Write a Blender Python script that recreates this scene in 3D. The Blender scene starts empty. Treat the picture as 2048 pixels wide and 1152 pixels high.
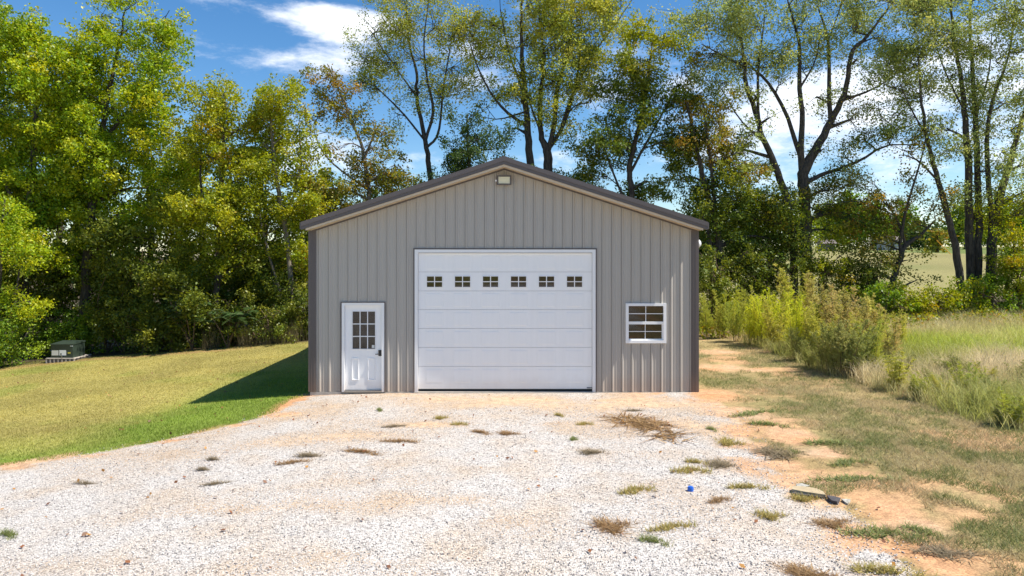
import bpy, math
import numpy as np
from mathutils import Vector

# ------------------------------------------------------------------ camera, sky, sun, exposure
scn = bpy.context.scene
F, HZ, CAMZ, D = 1365.0, 508.0, 3.245, 16.10      # focal length / horizon row (px of a 2048 wide frame), camera height, facade distance
cd = bpy.data.cameras.new('camera'); cam = bpy.data.objects.new('camera', cd)
scn.collection.objects.link(cam); scn.camera = cam
cam.location = (0, 0, CAMZ); cam.rotation_euler = (math.radians(90), 0, 0)
cd.sensor_width = 36; cd.lens = 36 * F / 2048; cd.shift_y = -(576 - HZ) / 2048
cd.clip_start = 0.1; cd.clip_end = 3000

SUN = Vector((0.66, -0.107, 1.0)).normalized()
SUN_EL = math.asin(SUN.z); SUN_ROT = math.atan2(SUN.x, SUN.y)
sd = bpy.data.lights.new('sun', 'SUN'); sd.energy = 4.6; sd.angle = math.radians(0.5); sd.color = (1.0, 0.93, 0.82)
sun = bpy.data.objects.new('sun', sd); scn.collection.objects.link(sun)
sun.rotation_euler = SUN.to_track_quat('Z', 'Y').to_euler(); sun.location = (20, -3, 40)

vs = scn.view_settings
vs.view_transform = 'Standard'; vs.look = 'None'; vs.gamma = 1.0; vs.exposure = 0.85
try: vs.use_curve_mapping = False
except Exception: pass

def pxdir(px, py):
    return Vector(((px - 1024) / F, 1.0, (HZ - py) / F)).normalized()

world = bpy.data.worlds.new('World'); scn.world = world; world.use_nodes = True
nt = world.node_tree; nt.nodes.clear()
N = nt.nodes.new; L = nt.links.new
sky = N('ShaderNodeTexSky'); sky.sky_type = 'NISHITA'; sky.sun_disc = False
sky.sun_elevation = SUN_EL; sky.sun_rotation = SUN_ROT
sky.air_density = 1.0; sky.dust_density = 0.15; sky.ozone_density = 3.0; sky.altitude = 300
hs = N('ShaderNodeHueSaturation'); hs.inputs['Saturation'].default_value = 1.27
L(sky.outputs[0], hs.inputs['Color'])
tc = N('ShaderNodeTexCoord')
def vmath(op, a, b=None):
    n = N('ShaderNodeVectorMath'); n.operation = op
    L(a, n.inputs[0])
    if b is not None: n.inputs[1].default_value = b
    return n
def smath(op, a, b):
    n = N('ShaderNodeMath'); n.operation = op
    for i, v in enumerate((a, b)):
        if isinstance(v, (int, float)): n.inputs[i].default_value = v
        else: L(v, n.inputs[i])
    return n.outputs[0]
def remap(v, a, b, c, d, smooth=True):
    n = N('ShaderNodeMapRange'); n.interpolation_type = 'SMOOTHSTEP' if smooth else 'LINEAR'
    L(v, n.inputs[0])
    for i, q in enumerate((a, b, c, d)): n.inputs[i + 1].default_value = q
    return n.outputs[0]
gen = tc.outputs['Generated']
sc_ = vmath('MULTIPLY', gen, (3.2, 3.2, 9.0))
n1 = N('ShaderNodeTexNoise'); n1.inputs['Scale'].default_value = 1.6; n1.inputs['Detail'].default_value = 9; n1.inputs['Roughness'].default_value = 0.62
L(sc_.outputs[0], n1.inputs['Vector'])
n2 = N('ShaderNodeTexNoise'); n2.inputs['Scale'].default_value = 5.0; n2.inputs['Detail'].default_value = 7; n2.inputs['Roughness'].default_value = 0.65
L(sc_.outputs[0], n2.inputs['Vector'])
base = smath('MULTIPLY', n1.outputs[0], 0.80)
# the clouds that stand in this part of the sky: soft bodies whose edges the noise frays
for (px, py, rx, ry, amp) in [(645, 40, 115, 36, 0.36), (725, 48, 110, 30, 0.22), (590, 128, 160, 34, 0.24), (700, 108, 130, 36, 0.16),
                              (620, 300, 120, 90, 0.26), (930, 120, 160, 70, 0.14), (1260, 160, 160, 60, 0.10), (1480, 230, 260, 90, 0.18), (1500, 60, 220, 60, 0.10),
                              (1800, 330, 330, 160, 0.21), (1950, 120, 260, 110, 0.25), (1000, 330, 400, 60, 0.12)]:
    c = pxdir(px, py)
    s = vmath('SUBTRACT', gen, (c.x, c.y, c.z))
    m = vmath('MULTIPLY', s.outputs[0], (F / rx, F / (rx * 1.4), F / ry))
    ln = vmath('LENGTH', m.outputs[0])
    base = smath('ADD', base, remap(ln.outputs['Value'], 0.0, 1.5, amp, 0.0))
base = smath('ADD', base, smath('MULTIPLY', smath('SUBTRACT', n2.outputs[0], 0.5), 0.56))
mask = remap(base, 0.47, 0.84, 0.0, 0.95)
mx = N('ShaderNodeMix'); mx.data_type = 'RGBA'
L(mask, mx.inputs[0]); L(hs.outputs[0], mx.inputs[6])
mx.inputs[7].default_value = (8.3, 8.5, 8.9, 1)
bg = N('ShaderNodeBackground'); bg.inputs['Strength'].default_value = 0.088
L(mx.outputs[2], bg.inputs['Color'])
wo = N('ShaderNodeOutputWorld'); L(bg.outputs[0], wo.inputs['Surface'])

# ------------------------------------------------------------------ helpers
rng = np.random.default_rng(11)
COL = scn.collection

def tag(o, label=None, cat=None, group=None, kind=None):
    if label: o['label'] = label
    if cat: o['category'] = cat
    if group: o['group'] = group
    if kind: o['kind'] = kind
    return o

def mesh_np(name, verts, faces, col=None, smooth=False):
    """faces: int array (n,3) or (n,4), or a list of such arrays"""
    me = bpy.data.meshes.new(name)
    verts = np.asarray(verts, dtype=np.float32).reshape(-1, 3)
    fl = faces if isinstance(faces, list) else [faces]
    fl = [np.asarray(f, dtype=np.int32) for f in fl if len(f)]
    loops = np.concatenate([f.ravel() for f in fl])
    tot = np.concatenate([np.full(len(f), f.shape[1], np.int32) for f in fl])
    start = np.concatenate([[0], np.cumsum(tot)[:-1]]).astype(np.int32)
    me.vertices.add(len(verts)); me.vertices.foreach_set('co', verts.ravel())
    me.loops.add(len(loops)); me.loops.foreach_set('vertex_index', loops)
    me.polygons.add(len(tot)); me.polygons.foreach_set('loop_start', start); me.polygons.foreach_set('loop_total', tot)
    if col is not None:
        a = me.attributes.new('Col', 'FLOAT_COLOR', 'POINT')
        c = np.ones((len(verts), 4), np.float32); c[:, :3] = col
        a.data.foreach_set('color', c.ravel())
    if smooth:
        me.polygons.foreach_set('use_smooth', np.ones(len(tot), bool))
    me.update(calc_edges=True)
    me.validate()
    return me

def link(name, me, mat=None, parent=None, loc=None):
    o = bpy.data.objects.new(name, me); COL.objects.link(o)
    if mat is not None and not me.materials: me.materials.append(mat)
    if parent is not None: o.parent = parent
    if loc is not None: o.location = loc
    return o

def empty(name, loc, label=None, cat=None, group=None):
    o = bpy.data.objects.new(name, None); COL.objects.link(o); o.location = loc
    o.empty_display_size = 0.3
    return tag(o, label, cat, group)

class MB:
    """collects boxes and prisms in world coordinates; build() links ONE mesh, given relative to its parents"""
    def __init__(self): self.v = []; self.f = []
    def poly(self, pts, faces):
        b = len(self.v); self.v += [tuple(p) for p in pts]; self.f += [[b + i for i in f] for f in faces]; return self
    def box(self, x0, x1, y0, y1, z0, z1):
        return self.poly([(x0,y0,z0),(x1,y0,z0),(x1,y1,z0),(x0,y1,z0),(x0,y0,z1),(x1,y0,z1),(x1,y1,z1),(x0,y1,z1)],
                         [(0,3,2,1),(4,5,6,7),(0,1,5,4),(1,2,6,5),(2,3,7,6),(3,0,4,7)])
    def prism_y(self, pts, y0, y1):
        """pts: (x,z) outline, extruded along y"""
        n = len(pts)
        v = [(p[0], y0, p[1]) for p in pts] + [(p[0], y1, p[1]) for p in pts]
        f = [tuple(range(n)), tuple(range(2*n-1, n-1, -1))] + [(i, i+n, (i+1) % n + n, (i+1) % n) for i in range(n)]
        return self.poly(v, f)
    def cyl_y(self, cx, cz, r, y0, y1, n=14):
        return self.prism_y([(cx + r*math.cos(2*math.pi*k/n), cz + r*math.sin(2*math.pi*k/n)) for k in range(n)], y0, y1)
    def build(self, name, mat, parent=None, origin=None):
        me = bpy.data.meshes.new(name)
        if parent is not None:
            o = Vector((0, 0, 0)); p = parent
            while p is not None: o = o + p.location; p = p.parent
        else: o = Vector(origin) if origin is not None else Vector((0, 0, 0))
        me.from_pydata([(a - o.x, b - o.y, c - o.z) for a, b, c in self.v], [], self.f)
        import bmesh
        bm = bmesh.new(); bm.from_mesh(me); bmesh.ops.recalc_face_normals(bm, faces=bm.faces); bm.to_mesh(me); bm.free()
        me.materials.append(mat)
        ob = link(name, me, None, parent)
        if parent is None: ob.location = o
        return ob

def hash2(ix, iy, seed):
    h = (ix.astype(np.int64) * 374761393 + iy.astype(np.int64) * 668265263 + seed * 974711) & 0x7fffffff
    h = ((h ^ (h >> 13)) * 1274126177) & 0x7fffffff
    h = ((h ^ (h >> 16)) * 1103515245 + 12345) & 0x7fffffff
    return (h & 0xffff) / 65535.0
def vnoise(x, y, scale, seed=0):
    x = np.asarray(x, float) / scale; y = np.asarray(y, float) / scale
    ix = np.floor(x); iy = np.floor(y); fx = x - ix; fy = y - iy
    fx = fx*fx*(3-2*fx); fy = fy*fy*(3-2*fy)
    a = hash2(ix, iy, seed); b = hash2(ix+1, iy, seed); c = hash2(ix, iy+1, seed); d = hash2(ix+1, iy+1, seed)
    return (a*(1-fx)+b*fx)*(1-fy) + (c*(1-fx)+d*fx)*fy
def fbm(x, y, scale, seed=0, oct=4, gain=0.5):
    s = 0; a = 1; t = 0
    for k in range(oct):
        s = s + a * vnoise(x, y, scale / 2**k, seed + 17*k); t += a; a *= gain
    return s / t
def sstep(a, b, v):
    t = np.clip((np.asarray(v, float) - a) / (b - a), 0, 1); return t*t*(3-2*t)

# ------------------------------------------------------------------ materials
def newmat(name):
    m = bpy.data.materials.new(name); m.use_nodes = True
    n = m.node_tree.nodes; return m, n, m.node_tree.links, n['Principled BSDF']
def plain(name, col, rough=0.6, metal=0.0, var=0.0, scale=8.0, bump=0.0, spec=0.5):
    m, n, l, b = newmat(name)
    b.inputs['Base Color'].default_value = (*col, 1); b.inputs['Roughness'].default_value = rough; b.inputs['Metallic'].default_value = metal
    b.inputs['Specular IOR Level'].default_value = spec
    if var or bump:
        tcn = n.new('ShaderNodeTexCoord'); no = n.new('ShaderNodeTexNoise'); no.inputs['Scale'].default_value = scale; no.inputs['Detail'].default_value = 6
        l.new(tcn.outputs['Object'], no.inputs['Vector'])
        if var:
            mp = n.new('ShaderNodeMapRange'); mp.inputs[1].default_value = 0.3; mp.inputs[2].default_value = 0.7
            mp.inputs[3].default_value = 1 - var; mp.inputs[4].default_value = 1 + var
            l.new(no.outputs[0], mp.inputs[0])
            mul = n.new('ShaderNodeVectorMath'); mul.operation = 'SCALE'; mul.inputs[0].default_value = col
            l.new(mp.outputs[0], mul.inputs['Scale']); l.new(mul.outputs[0], b.inputs['Base Color'])
        if bump:
            bp = n.new('ShaderNodeBump'); bp.inputs['Strength'].default_value = bump; bp.inputs['Distance'].default_value = 0.02
            l.new(no.outputs[0], bp.inputs['Height']); l.new(bp.outputs[0], b.inputs['Normal'])
    return m

def painted(name, col, rough, dirt=(0.36, 0.2, 0.1), dirt_h=0.55, amount=0.55):
    """painted sheet with faint streaks and a splash of soil near the ground"""
    m, n, l, b = newmat(name)
    g = n.new('ShaderNodeNewGeometry'); sep = n.new('ShaderNodeSeparateXYZ'); l.new(g.outputs['Position'], sep.inputs[0])
    sc = n.new('ShaderNodeVectorMath'); sc.operation = 'MULTIPLY'; sc.inputs[1].default_value = (14, 14, 0.6); l.new(g.outputs['Position'], sc.inputs[0])
    no = n.new('ShaderNodeTexNoise'); no.inputs['Scale'].default_value = 1.0; no.inputs['Detail'].default_value = 5; l.new(sc.outputs[0], no.inputs['Vector'])
    no2 = n.new('ShaderNodeTexNoise'); no2.inputs['Scale'].default_value = 3.0; no2.inputs['Detail'].default_value = 6; l.new(g.outputs['Position'], no2.inputs['Vector'])
    mr = n.new('ShaderNodeMapRange'); mr.inputs[1].default_value = 0.0; mr.inputs[2].default_value = dirt_h; mr.inputs[3].default_value = 1.0; mr.inputs[4].default_value = 0.0
    mr.interpolation_type = 'SMOOTHSTEP'
    ad = n.new('ShaderNodeMath'); ad.operation = 'MULTIPLY_ADD'; ad.inputs[1].default_value = -0.35; l.new(no2.outputs[0], ad.inputs[0]); l.new(sep.outputs[2], ad.inputs[2])
    ad2 = n.new('ShaderNodeMath'); ad2.operation = 'ADD'; ad2.inputs[1].default_value = 0.17; l.new(ad.outputs[0], ad2.inputs[0]); l.new(ad2.outputs[0], mr.inputs[0])
    am = n.new('ShaderNodeMath'); am.operation = 'MULTIPLY'; am.inputs[1].default_value = amount; l.new(mr.outputs[0], am.inputs[0])
    v = n.new('ShaderNodeMapRange'); v.inputs[1].default_value = 0.3; v.inputs[2].default_value = 0.7; v.inputs[3].default_value = 0.985; v.inputs[4].default_value = 1.015; l.new(no.outputs[0], v.inputs[0])
    s = n.new('ShaderNodeVectorMath'); s.operation = 'SCALE'; s.inputs[0].default_value = col; l.new(v.outputs[0], s.inputs['Scale'])
    mixn = n.new('ShaderNodeMix'); mixn.data_type = 'RGBA'; l.new(am.outputs[0], mixn.inputs[0]); l.new(s.outputs[0], mixn.inputs[6]); mixn.inputs[7].default_value = (*dirt, 1)
    l.new(mixn.outputs[2], b.inputs['Base Color']); b.inputs['Roughness'].default_value = rough
    return m

M = {}
M['siding'] = painted('siding_paint', (0.405, 0.378, 0.34), 0.42, amount=0.26)
M['bronze'] = painted('bronze_trim_paint', (0.105, 0.088, 0.085), 0.42, amount=0.2)
M['roof'] = plain('roof_paint', (0.105, 0.09, 0.088), 0.4, var=0.06, scale=3)
M['soffit'] = plain('soffit_vinyl', (0.56, 0.465, 0.345), 0.5, var=0.04)
M['white'] = painted('white_paint', (0.87, 0.87, 0.87), 0.32, amount=0.22, dirt_h=0.4)
M['whitetrim'] = painted('white_trim', (0.82, 0.82, 0.82), 0.38, amount=0.28, dirt_h=0.35)
M['concrete'] = plain('concrete', (0.42, 0.38, 0.33), 0.85, var=0.2, scale=6, bump=0.3)
M['rubber'] = plain('rubber_seal', (0.03, 0.03, 0.03), 0.7)
M['blackmetal'] = plain('black_metal', (0.02, 0.02, 0.022), 0.35)
M['chrome'] = plain('brushed_metal', (0.35, 0.34, 0.33), 0.3, metal=0.9)
M['lens'] = plain('lamp_lens', (0.72, 0.70, 0.52), 0.25)
M['lampwhite'] = plain('lamp_white', (0.75, 0.76, 0.78), 0.25)
M['greenbox'] = plain('utility_green', (0.030, 0.046, 0.034), 0.45, var=0.15, scale=5)
M['padside'] = plain('pad_side', (0.13, 0.12, 0.11), 0.9, var=0.25, scale=9)
M['paper'] = plain('sticker', (0.62, 0.62, 0.6), 0.5)
M['yellow'] = plain('yellow_sticker', (0.6, 0.5, 0.06), 0.5)
M['woodframe'] = plain('interior_wood', (0.16, 0.10, 0.055), 0.8, var=0.3, scale=3)
M['plank'] = plain('bleached_plank', (0.40, 0.32, 0.20), 0.85, var=0.15, scale=12, bump=0.3)
M['darkwood'] = plain('dark_plank', (0.06, 0.055, 0.06), 0.8, var=0.3, scale=14, bump=0.4)
M['ash'] = plain('ash_grey', (0.36, 0.35, 0.31), 0.95, var=0.3, scale=18, bump=0.5)
M['blue'] = plain('blue_plastic', (0.01, 0.12, 0.55), 0.35)
M['orange'] = plain('orange_guard', (0.8, 0.35, 0.03), 0.5)
M['shedwall'] = plain('shed_wall', (0.16, 0.15, 0.15), 0.8, var=0.15, scale=2)
M['shedroof'] = plain('shed_roof', (0.15, 0.12, 0.115), 0.7, var=0.1, scale=2)
M['housewall'] = plain('house_wall', (0.36, 0.37, 0.38), 0.7, var=0.05)

def glassmat():
    m, n, l, b = newmat('window_glass')
    n.remove(b); out = n['Material Output']
    gl = n.new('ShaderNodeBsdfGlossy'); gl.inputs['Roughness'].default_value = 0.03; gl.inputs['Color'].default_value = (0.95, 0.95, 0.95, 1)
    tr = n.new('ShaderNodeBsdfTransparent'); tr.inputs['Color'].default_value = (0.62, 0.62, 0.60, 1)
    fr = n.new('ShaderNodeFresnel'); fr.inputs['IOR'].default_value = 1.6
    mx = n.new('ShaderNodeMixShader'); l.new(fr.outputs[0], mx.inputs[0]); l.new(tr.outputs[0], mx.inputs[1]); l.new(gl.outputs[0], mx.inputs[2])
    l.new(mx.outputs[0], out.inputs['Surface']); return m
M['glass'] = glassmat()

def bark(name, c1, c2):
    m, n, l, b = newmat(name)
    g = n.new('ShaderNodeNewGeometry')
    sc = n.new('ShaderNodeVectorMath'); sc.operation = 'MULTIPLY'; sc.inputs[1].default_value = (9, 9, 2.2); l.new(g.outputs['Position'], sc.inputs[0])
    no = n.new('ShaderNodeTexNoise'); no.inputs['Scale'].default_value = 1.6; no.inputs['Detail'].default_value = 7; no.inputs['Roughness'].default_value = 0.65; l.new(sc.outputs[0], no.inputs['Vector'])
    cr = n.new('ShaderNodeValToRGB'); cr.color_ramp.elements[0].position = 0.33; cr.color_ramp.elements[0].color = (*c1, 1)
    cr.color_ramp.elements[1].position = 0.7; cr.color_ramp.elements[1].color = (*c2, 1); l.new(no.outputs[0], cr.inputs[0]); l.new(cr.outputs[0], b.inputs['Base Color'])
    bp = n.new('ShaderNodeBump'); bp.inputs['Strength'].default_value = 0.6; bp.inputs['Distance'].default_value = 0.04; l.new(no.outputs[0], bp.inputs['Height']); l.new(bp.outputs[0], b.inputs['Normal'])
    b.inputs['Roughness'].default_value = 0.9; return m
M['bark'] = bark('grey_bark', (0.02, 0.017, 0.014), (0.12, 0.10, 0.08))
M['barkpale'] = bark('pale_bark', (0.10, 0.085, 0.065), (0.28, 0.24, 0.19))
M['stem'] = plain('dry_stem', (0.13, 0.09, 0.05), 0.85, var=0.2)

def foliage(name, trans=0.38, rough=0.5, gloss=0.06):
    m, n, l, b = newmat(name); n.remove(b); out = n['Material Output']
    at = n.new('ShaderNodeAttribute'); at.attribute_name = 'Col'
    df = n.new('ShaderNodeBsdfDiffuse'); l.new(at.outputs['Color'], df.inputs['Color'])
    hsv = n.new('ShaderNodeHueSaturation'); hsv.inputs['Hue'].default_value = 0.49; hsv.inputs['Saturation'].default_value = 1.05; hsv.inputs['Value'].default_value = 1.25; l.new(at.outputs['Color'], hsv.inputs['Color'])
    tl = n.new('ShaderNodeBsdfTranslucent'); l.new(hsv.outputs[0], tl.inputs['Color'])
    m1 = n.new('ShaderNodeMixShader'); m1.inputs[0].default_value = trans; l.new(df.outputs[0], m1.inputs[1]); l.new(tl.outputs[0], m1.inputs[2])
    gl = n.new('ShaderNodeBsdfGlossy'); gl.inputs['Roughness'].default_value = rough; gl.inputs['Color'].default_value = (0.9, 0.95, 0.9, 1)
    m2 = n.new('ShaderNodeMixShader'); m2.inputs[0].default_value = gloss; l.new(m1.outputs[0], m2.inputs[1]); l.new(gl.outputs[0], m2.inputs[2])
    l.new(m2.outputs[0], out.inputs['Surface']); return m
M['leaf'] = foliage('leaf', 0.40, 0.45, 0.022)
M['grass'] = foliage('grass_blade', 0.40, 0.6, 0.02)

# ------------------------------------------------------------------ terrain
def softp(v, k): return np.logaddexp(0, np.asarray(v, float) / k) * k
def ground_h(x, y):
    x = np.asarray(x, float); y = np.asarray(y, float)
    h = -0.03 - 0.072 * softp(-x - 4.0, 0.7) * (1 - 0.75 * sstep(22, 60, -x)) + 0.036 * softp(np.minimum(x, 60) - 6.0, 1.5)
    h = h + 0.017 * softp(np.minimum(y, 330) - 36, 6)
    far = sstep(0.5, 4.0, np.maximum(np.abs(x + 0.2) - 4.6, np.maximum(D - y, y - D - 12.2)))
    h = h + far * (fbm(x, y, 3.0, 5, 3) - 0.5) * 0.10
    return h
def gh(x, y): return float(ground_h(x, y))
TS = np.concatenate([np.arange(3, 60, .02), np.arange(60, 400, .5)])
def ground_px(px, py):
    """where the ray through a pixel meets the ground"""
    dx = (px - 1024) / F; dz = (HZ - py) / F
    i = int(np.argmax(CAMZ + dz * TS <= ground_h(dx * TS, TS))); t = float(TS[i])
    return dx * t, t
def at(px, py, y): return (px - 1024) / F * y, CAMZ + (HZ - py) / F * y

# gravel drive outline, from points on the ground
gl_left = [ground_px(*p) for p in [(0, 933), (100, 921), (200, 905), (330, 880), (430, 858), (520, 836), (560, 822), (585, 803)]]
gl_right = [ground_px(*p) for p in [(1400, 790), (1450, 808), (1475, 832), (1490, 870), (1540, 925), (1600, 990), (1690, 1022), (1750, 1062), (1790, 1105), (1830, 1150)]]
poly = [(-60, -40), (-30, 2.0), (-14, 9.0)] + gl_left + [(-4.75, D + 0.05), (4.38, D + 0.05)] + gl_right + [(4.3, 4.5), (6, 0), (12, -40)]
poly = np.array(poly)
def sdf_poly(x, y):
    """signed distance, positive inside"""
    x = np.asarray(x, float); y = np.asarray(y, float)
    d2 = np.full(x.shape, 1e9); inside = np.zeros(x.shape, bool)
    n = len(poly)
    for i in range(n):
        a = poly[i]; b = poly[(i+1) % n]; e = b - a
        t = np.clip(((x-a[0])*e[0] + (y-a[1])*e[1]) / (e @ e), 0, 1)
        d2 = np.minimum(d2, (x-a[0]-t*e[0])**2 + (y-a[1]-t*e[1])**2)
        c = ((a[1] > y) != (b[1] > y)) & (x < (b[0]-a[0]) * (y-a[1]) / (b[1]-a[1] + 1e-12) + a[0])
        inside ^= c
    return np.where(inside, 1, -1) * np.sqrt(d2)

# soil showing: (px, py, half width m, half depth m, strength)
SOIL = [(ground_px(px, py), rx, ry, s) for px, py, rx, ry, s in [
    (1435, 792, .7, .9, 1.0), (1240, 800, .9, .22, .75), (1120, 797, .9, .18, .5), (960, 800, .8, .15, .35), (850, 848, .45, .16, .75), (760, 868, .9, .2, .45), (640, 880, 1.2, .25, .35), (560, 905, .9, .25, .35),
    (1490, 825, .6, .6, .8), (1590, 875, .55, .75, 1.0), (1640, 905, .5, .4, .8), (1560, 860, .4, .4, .8), (1560, 930, .5, .5, .6), (1650, 960, .5, .25, .5), (1720, 945, .35, .2, .55),
    (1780, 1020, .42, .42, 1.0), (1820, 1045, .38, .35, 1.0), (1740, 1000, .4, .3, .9), (1860, 1110, .3, .3, .9), (1900, 1140, .35, .3, .9), (2010, 1000, .3, .2, .45), (1980, 1010, .2, .2, .4),
    (1450, 735, 1.0, .9, .8), (1510, 740, .8, .5, .7), (1430, 705, .8, 1.0, .6), (900, 1000, .8, .22, .3), (820, 1060, .7, .2, .3), (400, 880, 2.0, .25, .2), (250, 1130, .5, .2, .35), (1000, 1010, .9, .3, .2)]]
edge_soil = [(ground_px(px, py), rx, ry, s) for px, py, rx, ry, s in [(560, 830, .6, .22, .9), (480, 850, .5, .2, .8), (340, 882, .5, .16, .7), (180, 912, .6, .14, .6), (30, 936, .6, .14, .6), (600, 800, .35, .3, .8), (620, 790, .6, .2, .7)]]
def blobs(lst, x, y):
    s = np.zeros(np.shape(x))
    for (c, rx, ry, a) in lst:
        d = ((x-c[0])/rx)**2 + ((y-c[1])/ry)**2
        s = np.maximum(s, a * np.exp(-d))
    return s
def masks(x, y):
    sd = sdf_poly(x, y)
    n = fbm(x, y, 0.9, 3, 4) - 0.5
    right = sstep(2.0, 3.5, x)
    g = sstep(-0.07, 0.07, sd + n * (0.10 + 0.75 * right))
    soil = blobs(SOIL, x, y)
    soil = np.clip(sstep(0.25, 0.7, soil + (fbm(x, y, 0.6, 21, 4) - 0.5) * 0.75), 0, 1)
    soil_l = sstep(0.35, 0.6, blobs(edge_soil, x, y) + (fbm(x, y, .4, 31, 3) - .5) * .5)
    band = right * sstep(1.3, 0.2, np.abs(sd)) * sstep(0.5, 0.62, fbm(x, y, 0.7, 41, 4) + 0.06)
    soil_l = np.maximum(soil_l, sstep(-1, -3, x) * sstep(.26, .1, np.abs(sd + .10 + (fbm(x, y, .8, 35, 3) - .5) * .3)) * sstep(.42, .55, fbm(x, y, 1.5, 33, 3)))
    return sd, g, np.maximum(np.maximum(soil, soil_l), band * 0.9 * sstep(18, 15, y))

xs = np.concatenate([-np.geomspace(420, 27, 26), np.arange(-26, 26.01, 0.125), np.geomspace(27, 420, 26)])
ys = np.concatenate([np.linspace(-80, 4.6, 24), np.arange(4.8, 33, 0.12), np.geomspace(33.2, 700, 48)])
X, Y = np.meshgrid(xs, ys)
Z = ground_h(X, Y)
nx, ny = len(xs), len(ys)
sdv, G, S = masks(X, Y)
Z = Z + 0.02 * np.clip(sdv, -.3, .3) * 0 + 0.012 * (fbm(X, Y, 0.5, 77, 3) - 0.5) * sstep(.3, 1.5, np.maximum(np.abs(X + .2) - 4.6, np.maximum(D - Y, Y - D - 12.2)))
# true ground colours: mown lawn (greener near the drive), dry rough grass to the right, pasture beyond
c_lawn_tan = np.array([0.32, 0.275, 0.085]); c_lawn_grn = np.array([0.165, 0.225, 0.035]); c_soil = np.array([0.50, 0.235, 0.095]); c_sand = np.array([0.50, 0.365, 0.245])
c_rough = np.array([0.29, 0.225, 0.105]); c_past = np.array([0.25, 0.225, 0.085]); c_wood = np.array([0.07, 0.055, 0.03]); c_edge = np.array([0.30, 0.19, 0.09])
lawn_d = -sdv
grn = np.clip(sstep(3.6, -.4, lawn_d + (fbm(X, Y, 1.6, 8) - .5) * 3.0) + 0.8 * np.exp(-((X + 6.4)/1.4)**2 - ((Y - 18)/4.5)**2) + 0.45 * sstep(.5, .75, fbm(X, Y, 2.5, 9)), 0, 1)
colr = c_lawn_tan * (1 - grn[..., None]) + c_lawn_grn * grn[..., None]
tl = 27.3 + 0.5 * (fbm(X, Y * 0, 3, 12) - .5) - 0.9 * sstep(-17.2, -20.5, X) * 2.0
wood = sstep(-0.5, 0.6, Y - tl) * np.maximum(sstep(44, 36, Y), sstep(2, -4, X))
strip = np.exp(-((Y - tl + 0.45) / 0.4)**2) * sstep(-9, -12, X)
colr = colr * (1 - strip[..., None]) + c_edge * strip[..., None]
isleft = X < -0.2
colr = colr * (.72 + .56 * fbm(X, Y, 1.6, 111, 5))[..., None]
rt = c_rough * (0.55 + 0.9 * fbm(X, Y, .9, 14, 5, .65)[..., None])
ps = sstep(.53, .62, fbm(X, Y, 1.3, 114, 5, .6) - .05 * sstep(8, 11, X))[..., None]
rt = rt * (1 - .75 * ps) + np.array([.47, .28, .15]) * .75 * ps
gpatch = sstep(.5, .62, fbm(X, Y, 1.1, 15))[..., None]
rt = rt * (1 - .5 * gpatch) + np.array([0.17, 0.165, 0.06]) * .5 * gpatch
colr = np.where(isleft[..., None], colr, rt)
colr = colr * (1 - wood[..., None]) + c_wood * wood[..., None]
pm = (sstep(38, 44, Y) * (1 - wood))[..., None] * np.ones(3)
pcol = c_past * (0.8 + .4 * fbm(X, Y, 9, 16)[..., None]); gp = sstep(60, 80, Y)[..., None] * sstep(.45, .6, fbm(X, Y * .3, 14, 18))[..., None]
pcol = pcol * (1 - gp) + np.array([.13, .17, .04]) * gp
colr = colr * (1 - pm) + pcol * pm
sl = S * sstep(34, 30, Y); shade = fbm(X, Y, 0.8, 19)[..., None]
scol = c_soil * shade + c_sand * (1 - shade)
inner = (sdv > 0.6)[..., None]
scol = np.where(inner, c_sand * 0.9 + .12 * shade * c_soil, scol)
under = np.where((sdv > 0)[..., None], c_sand, colr)
colr = under * (1 - sl[..., None]) + scol * sl[..., None]
thin = sstep(10.5, 14.5, Y) * (.34 + .5 * sstep(.42, .6, fbm(X, Y * 1.6, 1.5, 101, 4))) + .35 * sstep(.5, .68, fbm(X, Y * 2, 2.0, 103, 4))
TAN = [(ground_px(px, py), rx, ry, a) for px, py, rx, ry, a in [(350, 905, 1.6, .35, .7), (520, 888, 1.5, .4, .8), (700, 872, 1.5, .35, .9), (850, 850, .9, .25, 1.), (450, 1025, 1.0, .25, .6), (700, 1010, 1.0, .3, .6), (900, 1000, .9, .3, .6), (1000, 1045, .6, .2, .4), (250, 1120, .5, .2, .6), (650, 1110, .6, .2, .5), (1000, 800, 2.2, .5, .7), (1250, 810, 1.6, .6, .8), (1450, 860, .7, .9, .8), (1540, 960, .5, .5, .7), (1650, 1010, .5, .25, .8), (1700, 1080, .4, .3, .6)]]
thin = thin + 1.0 * np.clip(blobs(TAN, X, Y) + (fbm(X, Y, .7, 107, 4) - .5) * .5, 0, 1)
grav = np.clip(G * (1 - 0.85 * sl) * (1 - .62 * thin), 0, 1)

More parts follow.
